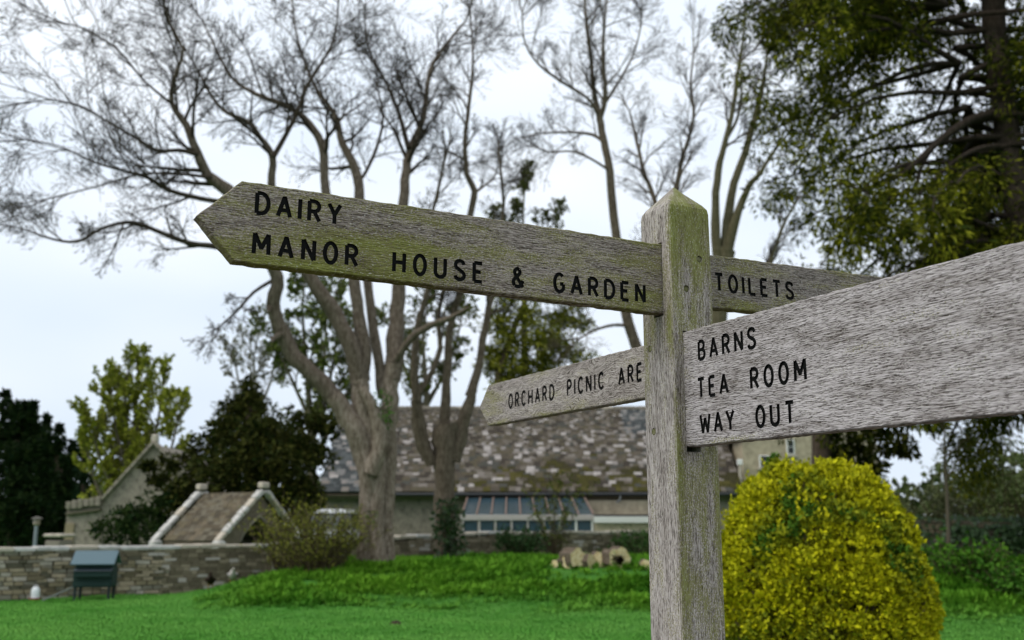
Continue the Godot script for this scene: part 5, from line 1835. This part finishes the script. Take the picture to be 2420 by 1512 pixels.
	for k in 9:
		blobs.append([198 + rng.randf_range(-4, 4), 1030 + k * 30, 6 + k * 4.5, 20, rng.randf_range(-0.5, 0.5)])
	evergreen("spruce_tree", "small narrow dark spruce beside the Irish yews", 198, 64.0, blobs, 16, 0.34, 0.2, Color(0.008, 0.020, 0.010), Color(0.022, 0.042, 0.018), 0.3, [[198, 1300, 8], [198, 1150, 6], [198, 1020, 2]])
	blobs = [[590, 920, 26, 26, 0], [580, 950, 40, 30, 0.5], [610, 965, 38, 30, 0], [560, 985, 55, 35, 0.5], [625, 1005, 55, 38, 0], [530, 1020, 55, 35, 0], [590, 1040, 75, 40, -0.5], [660, 1050, 60, 40, 0], [500, 1060, 50, 36, 0.5], [560, 1085, 80, 40, -1.0], [640, 1090, 80, 44, -0.5], [470, 1105, 50, 34, 0], [700, 1050, 50, 40, 1.0], [740, 1080, 50, 50, 1.0], [770, 1010, 34, 40, 1.5], [720, 990, 40, 34, 1.5], [520, 1130, 80, 40, -1.0], [610, 1140, 90, 40, -0.5], [690, 1130, 70, 50, 0], [440, 1150, 50, 30, -0.5], [400, 1090, 30, 22, 0], [420, 1180, 60, 34, -1.0], [480, 1190, 70, 40, -1.0], [730, 1170, 50, 50, 0.5], [560, 1200, 90, 40, 0.5], [660, 1210, 60, 50, 1.0], [355, 1100, 14, 8, -0.5], [375, 1135, 24, 12, -0.5]]
	evergreen("spreading_yew", "large spreading dark olive yew behind the lychgate", 590, 36.0, blobs, 36, 0.22, 0.22, Color(0.012, 0.022, 0.006), Color(0.060, 0.062, 0.014), 0.1, [[590, 1310, 26], [590, 1150, 18], [590, 950, 6]])
	blobs = [[255, 1250, 40, 28, 0], [300, 1225, 45, 32, 0], [345, 1215, 45, 36, 0], [330, 1255, 60, 30, -0.5], [270, 1270, 55, 20, 0], [375, 1190, 36, 28, 0.5], [385, 1245, 30, 40, 0.5]]
	evergreen("young_yew", "low rounded dark yew in front of the church gable", 320, 34.0, blobs, 36, 0.18, 0.22, Color(0.010, 0.026, 0.008), Color(0.035, 0.055, 0.014), 0.0, [[320, 1300, 12], [320, 1240, 8], [325, 1210, 4]])
	blobs = [[1180, 760, 40, 30, 0], [1250, 740, 50, 28, 0], [1320, 755, 50, 26, 0.5], [1375, 765, 30, 20, 0], [1200, 810, 50, 34, 0], [1270, 800, 60, 34, -0.5], [1330, 820, 50, 30, 0], [1220, 860, 50, 34, 0], [1290, 865, 50, 30, 0.5], [1165, 850, 34, 40, 0.5], [1380, 850, 26, 22, 0], [1200, 910, 50, 36, 0.5], [1260, 910, 40, 26, 0.5], [1290, 690, 50, 20, 0], [1200, 700, 40, 24, 0], [1350, 710, 40, 16, 0]]
	evergreen("scots_pine", "loose olive green pine between ORCHARD board and GARDEN end", 1160, 56.0, blobs, 26, 0.34, 0.13, Color(0.022, 0.036, 0.008), Color(0.24, 0.25, 0.03), 0.0, [[1160, 1300, 16], [1164, 1000, 13], [1190, 850, 9], [1230, 740, 6], [1250, 690, 3]])
	o.leaves = 3
	o.c0 = Color(0.04, 0.05, 0.012)
	o.c1 = Color(0.11, 0.12, 0.03)
	o.leaf = 0.17
	leafy_tree("oak_tree", "far oak with olive young leaves showing over the DAIRY board", 1240, 1290, 58.0, [[[1240, 1290, 12], [1240, 950, 10], [1238, 760, 8], [1240, 620, 5], [1236, 520, 3], [1240, 440, 2]], [[1240, 700, 5], [1200, 600, 3], [1180, 540, 2]], [[1240, 690, 5], [1285, 590, 3], [1305, 530, 2]]], o, 0.5, 1.3, 0.45, pale_bark, young)

	# evergreen under the BARNS board
	blobs = [[1960, 1030, 45, 40, 0], [2010, 1050, 50, 45, 0.5], [2060, 1020, 60, 40, 0], [2120, 1000, 60, 30, 0], [2090, 1070, 50, 40, 0], [2140, 1050, 30, 30, -0.5], [1980, 1090, 40, 50, 0.5], [2050, 1110, 50, 40, 0.5], [2190, 1000, 40, 20, 0], [1920, 900, 60, 50, 0.5], [2000, 900, 80, 60, 0], [2100, 880, 80, 60, 0], [1950, 960, 70, 40, 0.5]]
	evergreen("cypress_tree", "dark drooping evergreen with brown trunk behind the golden bush", 1945, 27.0, blobs, 26, 0.20, 0.22, Color(0.010, 0.020, 0.006), Color(0.070, 0.072, 0.010), 0.5, [[1938, 1290, 26], [1940, 1100, 24], [1945, 1020, 22], [1950, 900, 16], [1960, 760, 8]])


func build_big_conifer() -> void:
	var d := 20.0
	var root := tree_root("conifer", "huge dark conifer with drooping olive foliage above the BARNS board", 2492, d)
	var tg := Geo.new()
	limb(tg, [[2494, 1290, 48], [2486, 1120, 38], [2460, 850, 35], [2425, 620, 33], [2394, 420, 32], [2366, 200, 30], [2345, 0, 28], [2330, -250, 24], [2320, -600, 16], [2310, -900, 6]], d, d, 12, 0.07)
	var bg := Geo.new()
	var g := Geo.new()
	var gaps := FastNoiseLite.new()
	gaps.seed = 12
	gaps.frequency = 0.55
	var c0 := Color(0.012, 0.022, 0.005)
	var c1 := Color(0.22, 0.225, 0.016)
	var y := 4.4
	while y < 15.5:
		var t := (y - 4.4) / 11.0
		var u := lerpf(2470.0, 2325.0, clampf((y - 3.0) / 9.0, 0, 1))
		for k in 5:
			var az := rng.randf() * TAU
			var len := lerpf(5.1, 4.3, t) * rng.randf_range(0.75, 1.08)
			if y > 8.0 and sin(az) > 0.45 and rng.randf() < 0.7:
				continue
			var p := Vector3((u - 1210) / FOCAL * d, y, -d)
			var out := Vector3(cos(az), 0, sin(az))
			var pts := PackedVector3Array([p])
			var rad := PackedFloat32Array([0.075])
			var n := 7
			var lift := rng.randf_range(0.05, 0.28)
			var dirn := (out + Vector3(0, lift, 0)).normalized()
			for s in n:
				dirn = (dirn + perp(dirn) * 0.13 + Vector3(0, -0.10, 0)).normalized()
				p += dirn * len / n
				pts.append(p)
				rad.append(lerpf(0.07, 0.012, (s + 1) / float(n)))
			bg.tube(pts, rad, 5)
			# side shoots carrying hanging foliage on the outer part
			for s in range(1 if y < 8.0 else 2, n + 1):
				for q in (3 if s > 2 else 2):
					if rng.randf() < 0.12:
						continue
					if gaps.get_noise_3dv(pts[s]) < -0.16:
						continue
					var side := perp(Vector3.UP)
					side.y = 0
					var e := pts[s] + side * rng.randf_range(0.1, 0.65) * (0.5 + 0.5 * s / n) + Vector3(0, rng.randf_range(-0.35, 0.1), 0)
					bg.tube(PackedVector3Array([pts[s], pts[s].lerp(e, 0.6) + Vector3(0, 0.05, 0), e]), PackedFloat32Array([0.018, 0.012, 0.006]), 3)
					var cr := rng.randf_range(0.26, 0.5)
					var hue := rng.randf()
					clump(g, e + Vector3(0, -0.12, 0), Vector3(cr * 0.9, cr * 1.2, cr * 0.9), 125, 0.14, 0.15, c0, c0.lerp(c1, 0.2 + 0.8 * hue), 0.7)
		y += 0.33
	# two bare boughs that show against the sky
	for tr in [[[2345, 268, 13], [2290, 285, 11], [2230, 325, 9], [2180, 370, 8], [2130, 410, 6], [2080, 440, 3]], [[2360, 345, 8], [2310, 352, 7], [2250, 385, 5], [2200, 430, 4], [2170, 460, 2]], [[2215, 335, 6], [2185, 380, 5], [2170, 420, 4], [2160, 470, 2]]]:
		limb(bg, tr, d - 0.3, d - 1.4, 6, 0.06)
	var cb := bark_mat(207, Color(0.012, 0.009, 0.007), Color(0.032, 0.024, 0.018), Color(0.07, 0.055, 0.042))
	wooden(root, "trunk", tg, cb)
	wooden(root, "branches", bg, cb)
	wooden(root, "crown", g, leafy(0.8, 0.05, 0.15))


func build_shrubs() -> void:
	# the clipped golden bush
	var d := 8.2
	var x := (1908 - 1210) / FOCAL * d
	var base := Vector3(x, gy(x, -d), -d)
	var root := thing("golden_bush", "big rounded golden yellow clipped bush beside the post", "bush", base)
	var core := Geo.new()
	var g := Geo.new()
	var prof := [[0.0, 0.72], [0.2, 0.83], [0.45, 0.875], [0.8, 0.88], [1.15, 0.845], [1.45, 0.765], [1.7, 0.64], [1.9, 0.47], [2.05, 0.25], [2.11, 0.0]]
	var rad_at := func(h: float) -> float:
		for k in prof.size() - 1:
			if h <= prof[k + 1][0]:
				return lerpf(prof[k][1], prof[k + 1][1], (h - prof[k][0]) / (prof[k + 1][0] - prof[k][0]))
		return 0.0
	# a fan of stems from the stool to the shell
	for k in 260:
		var a := rng.randf() * TAU
		var h := 2.0 * sqrt(rng.randf())
		var tip: Vector3 = Vector3(cos(a), 0, sin(a)) * rad_at.call(h) * 0.93 + Vector3(0, h * 0.96, 0)
		var foot := Vector3(cos(a), 0, sin(a)) * rng.randf() * 0.25
		core.tube(PackedVector3Array([foot, foot.lerp(tip, 0.35) + Vector3(0, 0.12, 0), foot.lerp(tip, 0.7) + Vector3(0, 0.06, 0), tip]), PackedFloat32Array([0.022, 0.016, 0.011, 0.005]), 5)
	part("stems", core.mesh(), paint(0.13, 0.095, 0.06, 0.95), root)
	var f := FastNoiseLite.new()
	f.seed = 31
	f.frequency = 1.6
	for k in 7600:
		var h := 2.06 * pow(rng.randf(), 0.9)
		var a := rng.randf() * TAU
		if rng.randf() > 0.25 + rad_at.call(h):
			continue
		var out := Vector3(cos(a), 0, sin(a))
		var q: Vector3 = out * rad_at.call(h) + Vector3(0, h, 0)
		var nn := (out + Vector3(0, clampf((h - 0.9) * 1.2, -0.35, 2.2), 0)).normalized()
		var lump := f.get_noise_3dv(q * 1.2)
		q -= nn * (0.07 - 0.15 * lump + rng.randf() * 0.06 + (rng.randf_range(0.08, 0.34) if k % 3 == 0 else 0.0))
		# mostly golden sprays, here and there a green reverted patch
		var greenish := f.get_noise_3dv(q * 0.9 + Vector3(7, 3, 1)) + rng.randf_range(-0.22, 0.22)
		var gold := Color(0.50, 0.485, 0.008)
		var low := Color(0.27, 0.285, 0.008)
		if greenish > 0.42:
			gold = Color(0.10, 0.20, 0.02)
			low = Color(0.04, 0.10, 0.012)
		elif greenish > 0.15:
			gold = Color(0.30, 0.31, 0.012)
			low = Color(0.14, 0.18, 0.012)
		for s in (20 if k % 3 else 14):
			var u := (nn + perp(nn) * rng.randf_range(0.0, 1.3) + Vector3(0, 0.25, 0)).normalized()
			g.col = low.lerp(gold, rng.randf())
			var l := rng.randf_range(0.025, 0.05)
			var wv := perp(u) if s % 3 == 0 else nn.cross(u).normalized()
			if s % 3:
				u = (u + perp(nn) * 0.9).normalized()
			g.leaf(q + perp(nn) * rng.randf() * 0.055 + nn * rng.randf() * 0.05, u * l, wv * l * 0.34)
	# stray upright shoots
	for k in 60:
		var h := rng.randf_range(1.5, 2.0)
		var a := rng.randf() * TAU
		var q: Vector3 = Vector3(cos(a), 0, sin(a)) * rad_at.call(h) + Vector3(0, h - 0.05, 0)
		for s in 9:
			g.col = Color(0.28, 0.28, 0.01).lerp(Color(0.44, 0.42, 0.012), rng.randf())
			var u := (Vector3.UP + perp(Vector3.UP) * 0.6).normalized()
			g.leaf(q + Vector3(0, s * 0.016, 0), u * 0.04, perp(u) * 0.012)
	part("foliage", g.mesh(), leafy(0.7, 0.12, 0.2), root)

	var stemc := paint(0.10, 0.075, 0.045, 0.95)
	var young := leafy(0.7, 0.15, 0.2)
	# [name, label, u, distance, width m, height m, stems, leaves per stem, c0, c1, size]
	for s in [
		["forsythia_shrub", "twiggy arching shrub with yellow-green shoots left of the pale trunk", 765, 23.7, 1.5, 1.6, 260, 20, Color(0.09, 0.10, 0.02), Color(0.20, 0.21, 0.03), 0.06],
		["forsythia_shrub", "smaller twiggy shrub rising against the dark yew", 690, 24.4, 0.9, 1.9, 70, 18, Color(0.12, 0.13, 0.015), Color(0.24, 0.25, 0.03), 0.07],
		["bramble_bush", "dark green bramble growing over the mid wall", 1225, 28.6, 0.9, 0.95, 70, 26, Color(0.015, 0.04, 0.012), Color(0.05, 0.10, 0.03), 0.09],
		["bramble_bush", "leafy bramble against the wall behind the sawn logs", 1500, 31.0, 1.2, 0.95, 60, 26, Color(0.02, 0.06, 0.012), Color(0.06, 0.13, 0.03), 0.09],
		["elder_shrub", "thin elder shoots with fresh leaves in front of the lean-to", 1310, 30.5, 0.7, 2.6, 26, 30, Color(0.05, 0.07, 0.012), Color(0.12, 0.14, 0.025), 0.10],
		["hawthorn_bush", "pale green loose bush above the ivy wall", 2385, 27.0, 1.6, 3.3, 110, 26, Color(0.08, 0.11, 0.035), Color(0.20, 0.25, 0.09), 0.11],
		["hawthorn_bush", "greyish twiggy bush beyond the ivy wall near the golden bush", 2240, 29.0, 1.7, 2.4, 110, 20, Color(0.09, 0.10, 0.05), Color(0.17, 0.19, 0.09), 0.10],
		["ground_elder", "tall green weeds at the foot of the ivy wall", 2250, 18.6, 1.4, 0.75, 140, 14, Color(0.03, 0.10, 0.01), Color(0.09, 0.20, 0.02), 0.10],
		["ground_elder", "rank nettles and bluebells on the bank below the ivy wall", 2390, 17.4, 1.4, 0.55, 120, 14, Color(0.025, 0.09, 0.01), Color(0.07, 0.17, 0.02), 0.10]]:
		var r2 := tree_root(s[0], s[1], s[2], s[3], "shrub")
		var sg := Geo.new()
		var lg := Geo.new()
		for k in s[6]:
			var a := rng.randf() * TAU
			var p = Vector3(cos(a), 0, sin(a)) * rng.randf() * s[4] * 0.4
			p.y = gy(r2.position.x + p.x, r2.position.z + p.z) - r2.position.y
			var dirn = (Vector3.UP * 1.2 + Vector3(cos(a), 0, sin(a)) * rng.randf_range(0.1, 1.1) * s[4] / s[5]).normalized()
			var ln: float = s[5] * rng.randf_range(0.55, 1.05)
			var pts := PackedVector3Array([p])
			var rad := PackedFloat32Array([0.012])
			for q in 4:
				dirn = (dirn + perp(dirn) * 0.22 + Vector3(0, -0.05, 0)).normalized()
				p += dirn * ln / 4
				pts.append(p)
				rad.append(0.011 - 0.002 * q)
			sg.tube(pts, rad, 3)
			for q in s[7]:
				var t := sqrt(rng.randf()) * 3.999
				var c := pts[int(t)].lerp(pts[int(t) + 1], fmod(t, 1.0)) + ball() * 0.07
				lg.col = s[8].lerp(s[9], rng.randf())
				var u := (perp(Vector3.UP) + Vector3(0, rng.randf_range(-0.3, 0.8), 0)).normalized()
				lg.leaf(c, u * s[10] * rng.randf_range(0.6, 1.2), perp(u) * s[10] * 0.35)
		part("stems", sg.mesh(), stemc, r2)
		part("leaves", lg.mesh(), young, r2)
	# sapling by the ivy wall
	var rs := tree_root("rowan_sapling", "thin upright sapling standing in front of the ivy wall", 2242, 19.2)
	var t1 := Geo.new()
	var t2 := Geo.new()
	var tl := Geo.new()
	var l := limb(t1, [[2242, 1320, 6], [2241, 1250, 5], [2238, 1170, 4], [2234, 1100, 3], [2232, 1020, 2]], 19.2, 19.2, 6, 0.03)
	dress(t2, t2, tl, l, 0.5, 0.3, 0.7, {last = 3, gnarl = 0.3, up = 0.03, thin = 0.004, kids = [4, 4, 4], bare = 0.2, spread = 0.9, ratio = 0.55, leaves = 2, leaf = 0.07, fat = 0.4, c0 = Color(0.03, 0.05, 0.01), c1 = Color(0.08, 0.10, 0.02)})
	wooden(rs, "trunk", t1, paint(0.10, 0.085, 0.06, 0.9))
	wooden(rs, "branches", t2, stemc)
	wooden(rs, "crown", tl, young)
	# far belt of woodland closing the horizon
	var wood := Geo.new()
	for k in 420:
		var a := lerpf(-0.62, 0.62, k / 419.0)
		var dd := rng.randf_range(110, 135)
		var h := rng.randf_range(4.0, 7.5) + 2.0 * sin(a * 17.0)
		clump(wood, Vector3(sin(a) * dd, h * 0.5, -cos(a) * dd), Vector3(1.8, h * 0.55, 1.8), 60, 0.9, 0.4, Color(0.03, 0.045, 0.015), Color(0.09, 0.11, 0.04), 0.0, 0.2)
	var w := part("woodland", wood.mesh(), M.needles, self)
	w.set_meta("kind", "stuff")
	tag(w, "far belt of hazy green woodland along the horizon", "woodland")


func _ready() -> void:
	rng.seed = 20240412
	set_the_stage()
	build_ground()
	build_stone_kit()
	build_walls()
	build_church()
	build_porch()
	build_barn()
	build_house()
	build_signpost()
	build_bare_trees()
	build_leafy_trees()
	build_big_conifer()
	build_shrubs()
	build_small_things()
	await get_tree().process_frame
	finish_cut_wood()
